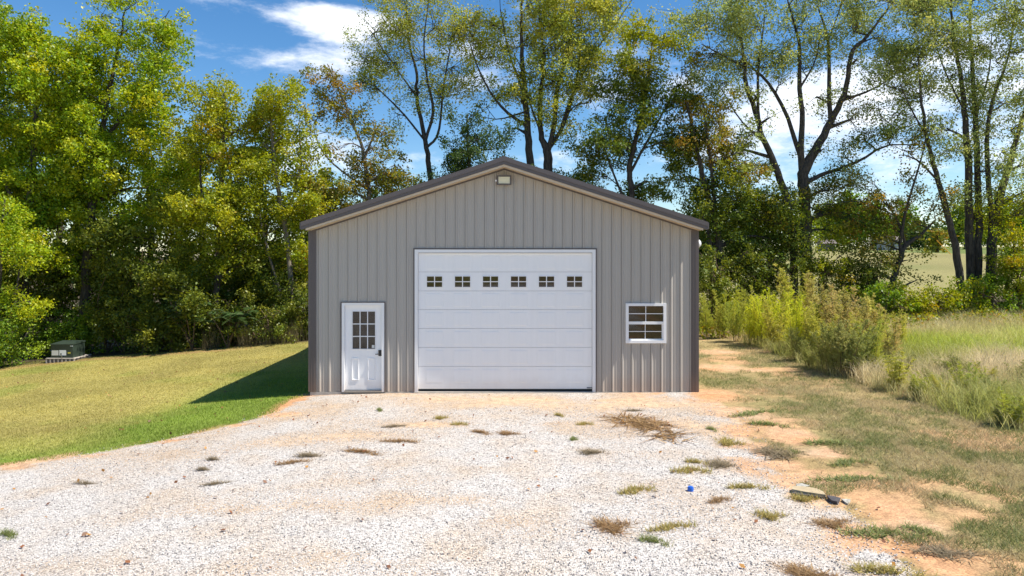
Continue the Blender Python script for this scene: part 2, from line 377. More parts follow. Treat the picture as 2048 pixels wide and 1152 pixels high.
def ground_material():
    m, n, l, b = newmat('ground_mix')
    g = n.new('ShaderNodeNewGeometry'); P = g.outputs['Position']
    at_ = n.new('ShaderNodeAttribute'); at_.attribute_name = 'Col'
    gr = n.new('ShaderNodeAttribute'); gr.attribute_name = 'gravel'
    def noise(scale, det=5, rough=.6):
        t = n.new('ShaderNodeTexNoise'); t.inputs['Scale'].default_value = scale; t.inputs['Detail'].default_value = det; t.inputs['Roughness'].default_value = rough; l.new(P, t.inputs['Vector']); return t.outputs[0]
    def rng_(v, a, b_, c, d):
        t = n.new('ShaderNodeMapRange'); l.new(v, t.inputs[0])
        for i, q in enumerate((a, b_, c, d)): t.inputs[i+1].default_value = q
        return t.outputs[0]
    def mathn(op, a, b_):
        t = n.new('ShaderNodeMath'); t.operation = op
        for i, q in enumerate((a, b_)):
            if isinstance(q, (int, float)): t.inputs[i].default_value = q
            else: l.new(q, t.inputs[i])
        return t.outputs[0]
    def scale(c, v):
        t = n.new('ShaderNodeVectorMath'); t.operation = 'SCALE'; l.new(c, t.inputs[0]); l.new(v, t.inputs['Scale']); return t.outputs[0]
    # soil and turf
    soilc = scale(scale(at_.outputs['Color'], rng_(noise(42, 5, .7), .3, .7, .5, 1.45)), rng_(noise(7, 7, .7), .3, .7, .66, 1.3))
    # stones: two sizes of cells, each with its own tone
    vo = n.new('ShaderNodeTexVoronoi'); vo.inputs['Scale'].default_value = 46; l.new(P, vo.inputs['Vector'])
    vo2 = n.new('ShaderNodeTexVoronoi'); vo2.inputs['Scale'].default_value = 85; l.new(P, vo2.inputs['Vector'])
    sepc = n.new('ShaderNodeSeparateColor'); l.new(vo.outputs['Color'], sepc.inputs[0])
    sep2 = n.new('ShaderNodeSeparateColor'); l.new(vo2.outputs['Color'], sep2.inputs[0])
    cr = n.new('ShaderNodeValToRGB'); e = cr.color_ramp.elements
    e[0].position = 0; e[0].color = (.23, .215, .21, 1); e[1].position = 1; e[1].color = (.70, .665, .63, 1)
    for p, c in ((.07, (.30, .28, .265, 1)), (.15, (.43, .40, .37, 1)), (.4, (.555, .52, .485, 1)), (.75, (.63, .595, .56, 1))):
        q = e.new(p); q.color = c
    l.new(sepc.outputs[0], cr.inputs[0])
    small = rng_(sep2.outputs[0], 0, 1, .78, 1.10)
    gap = rng_(vo.outputs['Distance'], .35, .8, 1.0, .72)
    stone = scale(scale(cr.outputs[0], small), gap)
    big = noise(0.9, 5, .6)
    mixd = n.new('ShaderNodeMix'); mixd.data_type = 'RGBA'; l.new(rng_(big, .44, .66, 0, .9), mixd.inputs[0]); l.new(stone, mixd.inputs[6])
    l.new(scale(stone, rng_(noise(30, 3), .3, .7, .75, 1.0)), mixd.inputs[6])
    dusty = n.new('ShaderNodeMix'); dusty.data_type = 'RGBA'; dusty.blend_type = 'MULTIPLY'; dusty.inputs[0].default_value = 1; l.new(stone, dusty.inputs[6]); dusty.inputs[7].default_value = (.95, .84, .72, 1)
    l.new(dusty.outputs[2], mixd.inputs[7])
    l.new(stone, mixd.inputs[6])
    # where there is gravel: stones thin out stone by stone
    edge = mathn('ADD', gr.outputs['Fac'], mathn('MULTIPLY', mathn('SUBTRACT', sep2.outputs[1], .5), .75))
    fac = rng_(edge, .42, .58, 0, 1)
    fin = n.new('ShaderNodeMix'); fin.data_type = 'RGBA'; l.new(fac, fin.inputs[0]); l.new(soilc, fin.inputs[6]); l.new(mixd.outputs[2], fin.inputs[7])
    l.new(fin.outputs[2], b.inputs['Base Color']); b.inputs['Roughness'].default_value = .92; b.inputs['Specular IOR Level'].default_value = .2
    hgt = mathn('ADD', mathn('MULTIPLY', mathn('SUBTRACT', 1.0, vo.outputs['Distance']), mathn('MULTIPLY', fac, 1.0)), mathn('MULTIPLY', noise(35, 5), .8))
    bp = n.new('ShaderNodeBump'); bp.inputs['Strength'].default_value = .8; bp.inputs['Distance'].default_value = .015; l.new(hgt, bp.inputs['Height']); l.new(bp.outputs[0], b.inputs['Normal'])
    return m
M['ground'] = ground_material()

idx = np.arange(nx * ny).reshape(ny, nx)
quads = np.stack([idx[:-1, :-1], idx[:-1, 1:], idx[1:, 1:], idx[1:, :-1]], -1).reshape(-1, 4)
cx = ((X[:-1, :-1] + X[1:, 1:]) / 2).ravel(); cy = ((Y[:-1, :-1] + Y[1:, 1:]) / 2).ravel(); cs = sdf_poly(cx, cy)
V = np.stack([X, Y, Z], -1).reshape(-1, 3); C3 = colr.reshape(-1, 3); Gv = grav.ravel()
def ground_piece(name, sel):
    q = quads[sel]; u, inv = np.unique(q, return_inverse=True)
    me = mesh_np(name, V[u], inv.reshape(-1, 4), C3[u], smooth=True)
    a = me.attributes.new('gravel', 'FLOAT', 'POINT'); a.data.foreach_set('value', Gv[u].astype(np.float32))
    return tag(link(name, me, M['ground']), kind='structure')
is_g = cs > 0
is_l = (~is_g) & (cx < -0.2) & (cy < 27.4) & (cx > -40) & (cy > -30)
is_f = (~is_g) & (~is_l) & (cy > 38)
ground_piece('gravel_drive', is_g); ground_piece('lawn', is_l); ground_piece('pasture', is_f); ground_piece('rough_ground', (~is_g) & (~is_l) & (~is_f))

# ------------------------------------------------------------------ garage
def fx(px, y=D): return (px - 1024) / F * y
def fz(py, y=D): return CAMZ + (HZ - py) / F * y
XL, XR = fx(619), fx(1395.5); XC = -0.18; DEPTH = 12.2; YB = D + DEPTH
YO = D - 0.45                                          # front of the gable overhang
RXL, RXR, RZ, EZ = fx(602, YO), fx(1415.5, YO), fz(314, YO), fz(445, YO)
def roofz(x): return RZ - (RZ - EZ) * (abs(x - XC) / ((XC - RXL) if x < XC else (RXR - XC)))
garage = empty('garage', (XC, D, 0), 'grey metal garage with white roll-up door and dark bronze trim', 'garage')

OPEN = [(fx(829.5), fx(1191), -0.01, fz(499)), (fx(684), fx(769), -0.01, fz(605.5)), (fx(1252), fx(1331), fz(685), fz(607.5))]
PITCH = 0.2303; RIB0 = fx(639.3)
PROF = [(-.028, 0), (-.027, -.016), (-.018, -.016), (-.016, .020), (.012, .020), (.034, 0), (.068, 0), (.076, .004), (.090, .004), (.098, 0), (.132, 0), (.140, .004), (.154, .004), (.162, 0)]  # slot at each rib's left foot is added to hold a dark shade line
def prof_d(u):
    u = (u - RIB0 + .028) % PITCH - .028
    for (a, da), (b, db) in zip(PROF, PROF[1:] + [(PITCH - .028, 0)]):
        if a <= u <= b: return da + (db - da) * (u - a) / (b - a)
    return 0
def front_sheet(x0, x1):
    br = {x0, x1}
    k0 = int((x0 - RIB0) / PITCH) - 2
    for k in range(k0, k0 + 9):
        for u, d in PROF:
            x = RIB0 + k * PITCH + u
            if x0 < x < x1: br.add(x)
    for o in OPEN:
        for x in o[:2]:
            if x0 < x < x1: br.add(x)
    if x0 < XC < x1: br.add(XC)
    br = sorted(br); m = MB()
    for a, b in zip(br, br[1:]):
        if b - a < 1e-5: continue
        da, db = prof_d(a + 1e-7), prof_d(b - 1e-7); mid = (a + b) / 2
        spans = [(0.0, None)]
        for o in OPEN:
            if o[0] < mid < o[1]:
                spans = [(o[3], None)] + ([(0.0, o[2])] if o[2] > 0 else [])
        for z0, z1 in spans:
            za, zb = (roofz(a) - .13, roofz(b) - .13) if z1 is None else (z1, z1)
            m.poly([(a, D - da, z0), (b, D - db, z0), (b, D - db, zb), (a, D - da, za)], [(0, 1, 2, 3)])
    return m
edges = [XL + .015] + [RIB0 + .05 + PITCH * 4 * k for k in range(1, 10)] + [XR - .015]
edges = [e for i, e in enumerate(edges) if i == 0 or e > edges[0]]
for a, b in zip(edges, edges[1:]):
    if b - a > .05:
        o = front_sheet(a, b).build('siding_panel', M['siding'], garage)
# side sheets (shared mesh) and back
def side_mesh(name, xs_, sgn):
    v = []; f = []
    pr = [(k * PITCH + u + .028, d) for k in range(4) for u, d in PROF] + [(4 * PITCH, 0)]
    for u, d in pr: v += [(sgn * d, u, 0), (sgn * d, u, EZ - .13)]
    for i in range(len(pr) - 1): f.append((2*i, 2*i+2, 2*i+3, 2*i+1))
    me = bpy.data.meshes.new(name); me.from_pydata(v, [], f); me.materials.append(M['siding']); return me
ml, mr_ = side_mesh('siding_panel', 0, -1), side_mesh('siding_panel', 0, 1)
ns = int(DEPTH / (4 * PITCH))
for k in range(ns + 1):
    y = .08 + k * 4 * PITCH
    if y + 4 * PITCH > DEPTH: break
    link('siding_panel', ml, None, garage, (XL - XC, y, 0)); link('siding_panel', mr_, None, garage, (XR - XC, y, 0))
MB().prism_y([(XL, 0), (XR, 0), (XR, roofz(XR) - .13), (XC, RZ - .13), (XL, roofz(XL) - .13)], YB - .03, YB).build('back_wall', M['siding'], garage)
# inside lining: bare posts and dark liner
MB().box(XL + .03, XL + .06, D + .2, YB - .05, .02, EZ - .2).build('inner_lining', M['woodframe'], garage)
MB().box(XR - .06, XR - .03, D + .2, YB - .05, .02, EZ - .2).build('inner_lining', M['woodframe'], garage)
# roof sheets
for side in (-1, 1):
    xe = RXL if side < 0 else RXR
    ux, uz = (xe - XC), (EZ - RZ); ln = math.hypot(ux, uz)
    nxn, nzn = -uz / ln * (1 if ux > 0 else -1), abs(ux) / ln
    pr = [(k * PITCH + u + .028, d) for k in range(4) for u, d in PROF] + [(4 * PITCH, 0)]
    v = []; f = []
    for u, d in pr: v += [(nxn * d, u, RZ - .03 + nzn * d), (xe - XC + nxn * d, u, EZ - .03 + nzn * d)]
    for i in range(len(pr) - 1): f.append((2*i, 2*i+2, 2*i+3, 2*i+1))
    me = bpy.data.meshes.new('roof_sheet'); me.from_pydata(v, [], f); me.materials.append(M['roof'])
    for k in range(14):
        if YO + .02 + (k + 1) * 4 * PITCH > YB + .4: break
        link('roof_sheet', me, None, garage, (0, YO + .02 - D + k * 4 * PITCH, 0))
    # rake trim: upper face, stepped lower face, then pale soffit and its edge strip
    def band(t0, t1, y0, y1):
        return MB().prism_y([(XC, RZ - t0), (xe, EZ - t0), (xe, EZ - t1), (XC, RZ - t1)], y0, y1)
    band(-.012, .088, YO - .022, YO + .06).build('rake_trim', M['bronze'], garage)
    band(.088, .168, YO - .004, YO + .05).build('rake_fascia', M['bronze'], garage)
    xi = xe + (.10 if side < 0 else -.10); zi = EZ + .10 * (RZ - EZ) / abs(ux)
    MB().prism_y([(XC, RZ - .168), (xi, zi - .168), (xi, zi - .214), (XC, RZ - .214)], YO + .012, YO + .05).build('soffit_edge', M['soffit'], garage)
    MB().prism_y([(XC, RZ - .190), (xi, zi - .190), (xi, zi - .205), (XC, RZ - .205)], YO + .05, D + .02).build('soffit', M['soffit'], garage)
    xw = XL if side < 0 else XR; zw = roofz(xw)
    MB().prism_y([(XC, RZ - .205), (xw, zw - .205), (xw, zw - .245), (XC, RZ - .245)], D - .028, D - .0205).build('wall_top_trim', M['bronze'], garage)
    # eave gutter along the side
    s = side
    g = MB(); x0 = xe - .002 * s
    g.prism_y([(x0, EZ + .005), (x0 + s*.09, EZ - .005), (x0 + s*.10, EZ - .05), (x0 + s*.06, EZ - .12), (x0, EZ - .14)] if s > 0 else [(x0, EZ - .14), (x0 + s*.06, EZ - .12), (x0 + s*.10, EZ - .05), (x0 + s*.09, EZ - .005), (x0, EZ + .005)], YO - .01, YB + .2)
    g2 = MB().box(min(x0, x0 + s*.03), max(x0, x0 + s*.03), YO - .01, YB + .2, EZ - .15, EZ + .0)
    g2.build('eave_trim', M['bronze'], garage)
    zc = roofz(xw) - .2
    # corner post trim with two folds
    w = .165
    a0, a1 = (xw, xw + w) if s < 0 else (xw - w, xw)
    c = MB().box(a0, a1, D - .030, D - .024, -.004, zc).box(a0 + .045, a0 + .06, D - .036, D - .030, -.004, zc).box(a1 - .06, a1 - .045, D - .036, D - .030, -.004, zc)
    c.box(xw - .02 if s < 0 else xw + .0, xw if s < 0 else xw + .02, D - .030, D + .14, -.004, zc)
    c.build('corner_trim', M['bronze'], garage)
MB().prism_y([(XC - .16, RZ - .055 + .012), (XC, RZ + .012), (XC + .16, RZ - .055 + .012), (XC + .16, RZ - .03), (XC, RZ + .03), (XC - .16, RZ - .03)], YO - .02, YB + .3).build('ridge_cap', M['roof'], garage)
MB().box(XL + .01, XR - .01, D + .012, YB - .04, -.45, -.004).build('foundation', M['concrete'], garage)
for a, b in ((XL + .02, fx(683)), (fx(770), fx(827)), (fx(1193), XR - .02)):
    MB().box(a, b, D - .022, D, -.35, -.006).build('footing', M['concrete'], garage)

# overhead door
od = MB()
x0, x1, zt = fx(829.5), fx(1191), fz(499)
JW = .075
od.box(x0, x0 + JW, D - .03, D + .10, -.004, zt).box(x1 - JW, x1, D - .03, D + .10, -.004, zt).box(x0 + JW, x1 - JW, D - .03, D + .10, zt - JW, zt)
odoor = od.build('overhead_door', M['whitetrim'], garage)
j = MB().box(x0 - .03, x0 - .001, D - .034, D + .0, 0, zt + .03).box(x1 + .001, x1 + .03, D - .034, D, 0, zt + .03).box(x0 - .001, x1 + .001, D - .034, D, zt + .001, zt + .03)
j.build('door_surround', M['bronze'], garage)
dx0, dx1 = x0 + JW + .004, x1 - JW - .004
rows = [506.0, 544, 582, 619.4, 657.2, 695.2, 733.3, 778.5]
wz0, wz1 = fz(574), fz(553)
wx = [(fx(853.6 + 56.1 * k), fx(884.0 + 56.1 * k)) for k in range(6)]
DY = D + .035
for r, (pa, pb) in enumerate(zip(rows, rows[1:])):
    za, zb = fz(pb), fz(pa); m = MB(); g = .003
    if r != 1: m.box(dx0, dx1, DY, DY + .045, za + g, zb - g)
    else:
        m.box(dx0, dx1, DY, DY + .045, za + g, wz0).box(dx0, dx1, DY, DY + .045, wz1, zb - g)
        prev = dx0
        for a, b in wx + [(dx1, dx1)]:
            m.box(prev, a, DY, DY + .045, wz0, wz1); prev = b
    m.build('door_section', M['white'], odoor)
    if r == 0: MB().box(dx0, dx1, DY + .012, DY + .04, za - .0028, fz(778.5)).v and None
def raised(w, h, t=.004, e=.02):
    v = [(0,0,0),(w,0,0),(w,0,h),(0,0,h),(e,-t,e),(w-e,-t,e),(w-e,-t,h-e),(e,-t,h-e)]
    me = bpy.data.meshes.new('raised_panel'); me.from_pydata(v, [], [(0,1,5,4),(1,2,6,5),(2,3,7,6),(3,0,4,7),(4,5,6,7)]); me.materials.append(M['white']); return me
rp = raised(.42, .325)
for r, (pa, pb) in enumerate(zip(rows, rows[1:])):
    if r == 1: continue
    zmid = (fz(pa) + fz(pb)) / 2 + (.04 if r == 6 else 0)
    for a, b in wx:
        link('raised_panel', rp, None, odoor, ((a + b) / 2 - .21 - XC, DY - .0005 - D, zmid - .1625))
for a, b in wx:
    fr = MB(); t = .022
    fr.box(a - t, b + t, DY - .012, DY - .001, wz0 - t, wz0).box(a - t, b + t, DY - .012, DY - .001, wz1, wz1 + t).box(a - t, a, DY - .012, DY - .001, wz0, wz1).box(b, b + t, DY - .012, DY - .001, wz0, wz1)
    xm, zm = (a + b) / 2, (wz0 + wz1) / 2
    fr.box(xm - .011, xm + .011, DY - .008, DY + .006, wz0, wz1).box(a, xm - .011, DY - .008, DY + .006, zm - .010, zm + .010).box(xm + .011, b, DY - .008, DY + .006, zm - .010, zm + .010)
    fr.build('window_frame', M['whitetrim'], odoor)
    for (p, q) in ((a, xm - .011), (xm + .011, b)):
        for (u, w_) in ((wz0, zm - .010), (zm + .010, wz1)):
            MB().box(p, q, DY + .008, DY + .012, u, w_).build('pane', M['glass'], odoor)
MB().box(dx0, dx1, DY + .005, DY + .04, fz(780.4), fz(778.6)).build('bottom_seal', M['rubber'], odoor)
MB().box(fx(1174), fx(1186), DY - .02, DY - .001, fz(776.6), fz(775.4)).build('lift_handle', M['blackmetal'], odoor)
MB().box(fx(828), fx(1192), D - .06, D + .011, -.12, fz(783.6)).build('door_sill', M['concrete'], garage)

# entry door
x0, x1, zt = fx(684), fx(769), fz(605.5)
ed = MB().box(x0, x0 + .062, D - .03, D + .10, -.004, zt).box(x1 - .062, x1, D - .03, D + .10, -.004, zt).box(x0 + .062, x1 - .062, D - .03, D + .10, zt - .062, zt)
edoor = ed.build('entry_door', M['whitetrim'], garage)
MB().box(x0 - .022, x0 - .001, D - .034, D, 0, zt + .022).box(x1 + .001, x1 + .022, D - .034, D, 0, zt + .022).box(x0 - .001, x1 + .001, D - .034, D, zt + .001, zt + .022).build('door_surround', M['bronze'], garage)
sx0, sx1, sz0, sz1 = x0 + .066, x1 - .066, fz(780), zt - .066
gx0, gx1, gz0, gz1 = fx(704.5), fx(749.8), fz(698), fz(623.2)
EY = D + .03
MB().box(sx0, gx0, EY, EY + .045, sz0, sz1).box(gx1, sx1, EY, EY + .045, sz0, sz1).box(gx0, gx1, EY, EY + .045, sz0, gz0).box(gx0, gx1, EY, EY + .045, gz1, sz1).build('door_leaf', M['white'], edoor)
t = .02
fr = MB().box(gx0 - t, gx1 + t, EY - .012, EY - .001, gz0 - t, gz0).box(gx0 - t, gx1 + t, EY - .012, EY - .001, gz1, gz1 + t).box(gx0 - t, gx0, EY - .012, EY - .001, gz0, gz1).box(gx1, gx1 + t, EY - .012, EY - .001, gz0, gz1)
pw, ph, mt = (gx1 - gx0) / 3, (gz1 - gz0) / 3, .010
for k in (1, 2):
    fr.box(gx0 + k*pw - mt, gx0 + k*pw + mt, EY - .008, EY + .008, gz0, gz1)
    for i in range(3):
        fr.box(gx0 + i*pw + (mt if i else 0), gx0 + (i+1)*pw - (mt if i < 2 else 0), EY - .008, EY + .008, gz0 + k*ph - mt, gz0 + k*ph + mt)
fr.build('window_frame', M['whitetrim'], edoor)
for i in range(3):
    for k in range(3):
        MB().box(gx0 + i*pw + mt, gx0 + (i+1)*pw - mt, EY + .010, EY + .014, gz0 + k*ph + mt, gz0 + (k+1)*ph - mt).build('pane', M['glass'], edoor)
for pa, pb in ((702.5, 717.5), (734.5, 750.5)):
    w_, h_ = fx(pb) - fx(pa), fz(716) - fz(761); e = .03; tt = .014
    X0, Z0 = fx(pa), fz(761)
    m = MB()
    # moulded ring standing proud with a raised field inside
    for (a, b, c, d2) in ((0, w_, 0, e), (0, w_, h_ - e, h_), (0, e, e, h_ - e), (w_ - e, w_, e, h_ - e)):
        q = .008
        m.poly([(X0+a,EY-.0005,Z0+c),(X0+b,EY-.0005,Z0+c),(X0+b,EY-.0005,Z0+d2),(X0+a,EY-.0005,Z0+d2),(X0+a+q,EY-tt,Z0+c+q),(X0+b-q,EY-tt,Z0+c+q),(X0+b-q,EY-tt,Z0+d2-q),(X0+a+q,EY-tt,Z0+d2-q)],
               [(0,1,5,4),(1,2,6,5),(2,3,7,6),(3,0,4,7),(4,5,6,7)])
    m.build('moulded_panel', M['white'], edoor)
MB().box(fx(756.8), fx(763.2), EY - .03, EY - .0005, fz(712), fz(700.3)).cyl_y(fx(760), fz(703.2), .018, EY - .038, EY - .03).build('lock_plate', M['blackmetal'], edoor)
MB().box(fx(751), fx(757.5), EY - .06, EY - .045, fz(708.8), fz(707.4)).box(fx(756.4), fx(758), EY - .05, EY - .0305, fz(709), fz(707.2)).build('lever_handle', M['blackmetal'], edoor)
MB().box(fx(743), fx(748.5), EY + .005, EY + .0095, fz(696.5), fz(690.5)).build('sticker', M['paper'], edoor)
MB().box(sx0, sx1, D - .05, D + .09, -.006, fz(780.6)).build('threshold', M['chrome'], edoor)

# window
x0, x1, z0, z1 = OPEN[2]
wf = MB(); w = .055
wf.box(x0 - .012, x0 + w, D - .045, D + .06, z0 - .012, z1 + .012).box(x1 - w, x1 + .012, D - .045, D + .06, z0 - .012, z1 + .012)
wf.box(x0 + w, x1 - w, D - .045, D + .06, z1 - .05, z1 + .012).box(x0 + w, x1 - w, D - .045, D + .06, z0 - .012, z0 + .055)
win = wf.build('window', M['whitetrim'], garage)
zm0, zm1 = fz(648.5), fz(643)
MB().box(x0 + w, x1 - w, D - .02, D + .05, zm0, zm1).build('meeting_rail', M['whitetrim'], win)
def lights(xa, xb, za, zb, y, mtw):
    xm, zm = (xa + xb) / 2, (za + zb) / 2
    mu = MB().box(xm - mtw, xm + mtw, y - .006, y + .004, za, zb).box(xa, xm - mtw, y - .006, y + .004, zm - mtw, zm + mtw).box(xm + mtw, xb, y - .006, y + .004, zm - mtw, zm + mtw)
    mu.build('muntin', M['whitetrim'], win)
    for p, q in ((xa, xm - mtw), (xm + mtw, xb)):
        for u, v in ((za, zm - mtw), (zm + mtw, zb)):
            MB().box(p, q, y + .006, y + .010, u, v).build('pane', M['glass'], win)
lights(x0 + w, x1 - w, zm1, z1 - .05, D, .008)
sx0_, sx1_ = x0 + w + .012, x1 - w - .03
MB().box(x0 + w, sx0_, D + .012, D + .045, z0 + .055, zm0).box(sx1_, x1 - w, D + .012, D + .045, z0 + .055, zm0).box(sx0_, sx1_, D + .012, D + .045, z0 + .055, z0 + .085).build('lower_sash', M['whitetrim'], win)
lights(sx0_, sx1_, z0 + .085, zm0, D + .025, .007)

# lamps on the building
fl = empty('flood_light', (fx(1008.3), D - .02, fz(361.5)), 'rectangular bronze flood light mounted under the gable peak', 'flood light')
a, b, c, d2 = fx(993.8), fx(1022.8), fz(370.8), fz(351.8)
m = MB().box(a, b, D - .13, D - .10, c, c + .03).box(a, b, D - .13, D - .10, d2 - .03, d2).box(a, a + .035, D - .13, D - .10, c + .03, d2 - .03).box(b - .035, b, D - .13, D - .10, c + .03, d2 - .03)
m.box(a + .02, b - .02, D - .10, D - .06, c + .015, d2 - .015).box(fx(1003), fx(1013), D - .06, D - .019, fz(366), fz(356))
m.build('housing', M['bronze'], fl)
MB().box(a + .037, b - .037, D - .115, D - .1005, c + .032, d2 - .032).build('lens', M['lens'], fl)
MB().box(a - .035, a - .001, D - .12, D - .09, fz(364), fz(360.5)).build('sensor', M['lampwhite'], fl)
wl = empty('wall_lamp', (XR + .02, D + .25, fz(487)), 'small white round lamp on right side wall of garage', 'wall lamp')
v = []; f = []
for i in range(7):
    th = math.pi * i / 12
    for k in range(14):
        ph = 2 * math.pi * k / 14; v.append((.10 * math.cos(th), .11 * math.sin(th) * math.cos(ph), .11 * math.sin(th) * math.sin(ph)))
for i in range(6):
    for k in range(14): f.append((i*14+k, i*14+(k+1) % 14, (i+1)*14+(k+1) % 14, (i+1)*14+k))
me = bpy.data.meshes.new('globe'); me.from_pydata(v, [], f); link('globe', me, M['lampwhite'], wl, (.03, 0, 0))
MB().box(XR + .022, XR + .05, D + .13, D + .37, fz(487) - .12, fz(487) + .12).build('base_plate', M['lampwhite'], wl)

# ------------------------------------------------------------------ padmount transformer
bx_, by_ = ground_px(124, 724)
bz = gh(bx_, by_)
k = by_ / F
tr = empty('transformer_box', (bx_, by_, bz), 'dark green metal utility transformer box on concrete pad at lawn edge', 'transformer')
l0, l1 = (102 - 1024) * k, (145.5 - 1024) * k
zp = CAMZ + (HZ - 717.5) * k; zt = CAMZ + (HZ - 690) * k
pad = MB().box(l0 - .13, l1 + .10, by_ - .05, by_ + .98, bz - .5, zp).build('concrete_pad', M['padside'], tr)
MB().box(l0 - .16, l1 + .12, by_ - .08, by_ + 1.0, zp + .001, zp + .03).build('pad_rim', M['concrete'], tr)
for q in range(8):
    xx = l0 - .16 + q * (l1 - l0 + .22) / 7
    MB().box(xx, xx + .05, by_ - .075, by_ - .051, bz - .4, zp).build('pad_strip', M['concrete'], pad)  # thin pale upright strips over the darker pad face
zp += .031
m = MB()
m.poly([(l0,by_,zp),(l1,by_,zp),(l1,by_,zt),(l0,by_,zt),(l0,by_+.75,zp),(l1,by_+.75,zp),(l1,by_+.75,zt+.03),(l0,by_+.75,zt+.03)], [(0,1,2,3),(1,5,6,2),(5,4,7,6),(4,0,3,7)])
m.build('cabinet', M['greenbox'], tr)
m = MB().poly([(l0-.02,by_-.025,zt),(l1+.02,by_-.025,zt),(l1+.02,by_+.77,zt+.03),(l0-.02,by_+.77,zt+.03),(l0-.02,by_-.025,zt+.04),(l1+.02,by_-.025,zt+.04),(l1+.02,by_+.77,zt+.09),(l0-.02,by_+.77,zt+.09)],
                   [(0,3,2,1),(4,5,6,7),(0,1,5,4),(1,2,6,5),(2,3,7,6),(3,0,4,7)])
m.build('lid', M['greenbox'], tr)
hh = zt - zp
MB().box(l0 + .03, l0 + .29, by_ - .008, by_ - .001, zp + .2*hh, zp + .58*hh).build('warning_label', M['paper'], tr)
wlab = MB().box(l0 + .33, l0 + .59, by_ - .008, by_ - .001, zp + .2*hh, zp + .6*hh).build('warning_label', M['lampwhite'], tr)
MB().box(l0 + .37, l0 + .42, by_ - .0105, by_ - .0085, zp + .25*hh, zp + .36*hh).build('pictogram', M['blackmetal'], wlab)
MB().box(l0 + .66, l0 + .76, by_ - .008, by_ - .001, zp + .34*hh, zp + .44*hh).build('yellow_sticker', M['yellow'], tr)
MB().box(l0 + .75, l0 + .86, by_ - .008, by_ - .001, zp + .88*hh, zp + .96*hh).build('number_plate', M['paper'], tr)
MB().box(l0 + .42, l0 + .46, by_ - .04, by_ - .001, zp + .03*hh, zp + .13*hh).build('padlock', M['chrome'], tr)
#---PLANTS---
# ------------------------------------------------------------------ plants: tools
def unit(v): return v / (np.linalg.norm(v, axis=-1, keepdims=True) + 1e-9)
def tubes(paths, sides=7):
    """paths: list of (points (n,3), radii (n)) -> verts, quads"""
    vs_, fs_, b = [], [], 0
    for P, R in paths:
        P = np.asarray(P, float); R = np.asarray(R, float); n = len(P)
        sd_ = sides if R.max() > .05 else (5 if R.max() > .02 else 3)
        T = unit(np.gradient(P, axis=0)); U = np.zeros_like(P); u = np.cross(T[0], [1., 0, 0] if abs(T[0, 0]) < .8 else [0, 1., 0])
        for q in range(n): u = u - T[q] * (u @ T[q]); u = u / (np.linalg.norm(u) + 1e-9); U[q] = u
        W = np.cross(T, U)
        a = np.arange(sd_) * 2 * np.pi / sd_
        ring = P[:, None] + R[:, None, None] * (np.cos(a)[None, :, None] * U[:, None] + np.sin(a)[None, :, None] * W[:, None])
        vs_.append(ring.reshape(-1, 3))
        i = np.arange(n - 1)[:, None] * sd_; k = np.arange(sd_)[None]; k2 = (k + 1) % sd_
        fs_.append(np.stack([b + i + k, b + i + k2, b + i + sd_ + k2, b + i + sd_ + k], -1).reshape(-1, 4)); b += n * sd_
    return np.concatenate(vs_), np.concatenate(fs_)
def spline(P, n):
    P = np.asarray(P, float); m = len(P)
    if m < 3: t = np.linspace(0, 1, n)[:, None]; return P[0] * (1 - t) + P[-1] * t
    E = np.vstack([2*P[0]-P[1], P, 2*P[-1]-P[-2]])
    out = []
    for s in np.linspace(0, m - 1 - 1e-6, n):
        i = int(s); f = s - i; a, b, c, d = E[i], E[i+1], E[i+2], E[i+3]
        out.append(.5 * ((2*b) + (-a+c)*f + (2*a-5*b+4*c-d)*f*f + (-a+3*b-3*c+d)*f**3))
    return np.array(out)
def leaves(C, size, r, col, up=.45, width=.55):
    """rhombic leaves, folded along the midrib; one (n,3) colour per leaf"""
    n = len(C)
    nrm = unit(r.normal(size=(n, 3)) + np.array([0, 0, up])); ax = unit(np.cross(nrm, r.normal(size=(n, 3)))); sd_ = np.cross(nrm, ax)
    Ls = (size * r.uniform(.65, 1.35, n))[:, None]; Ws = Ls * width * .5
    droop = nrm * Ls * .12
    v = np.stack([C - ax*Ls*.5, C + sd_*Ws - droop*.4, C + ax*Ls*.5 - droop, C - sd_*Ws - droop*.4], 1).reshape(-1, 3)
    f = np.arange(n * 4).reshape(-1, 4)
    return v, f, np.repeat(col, 4, 0)
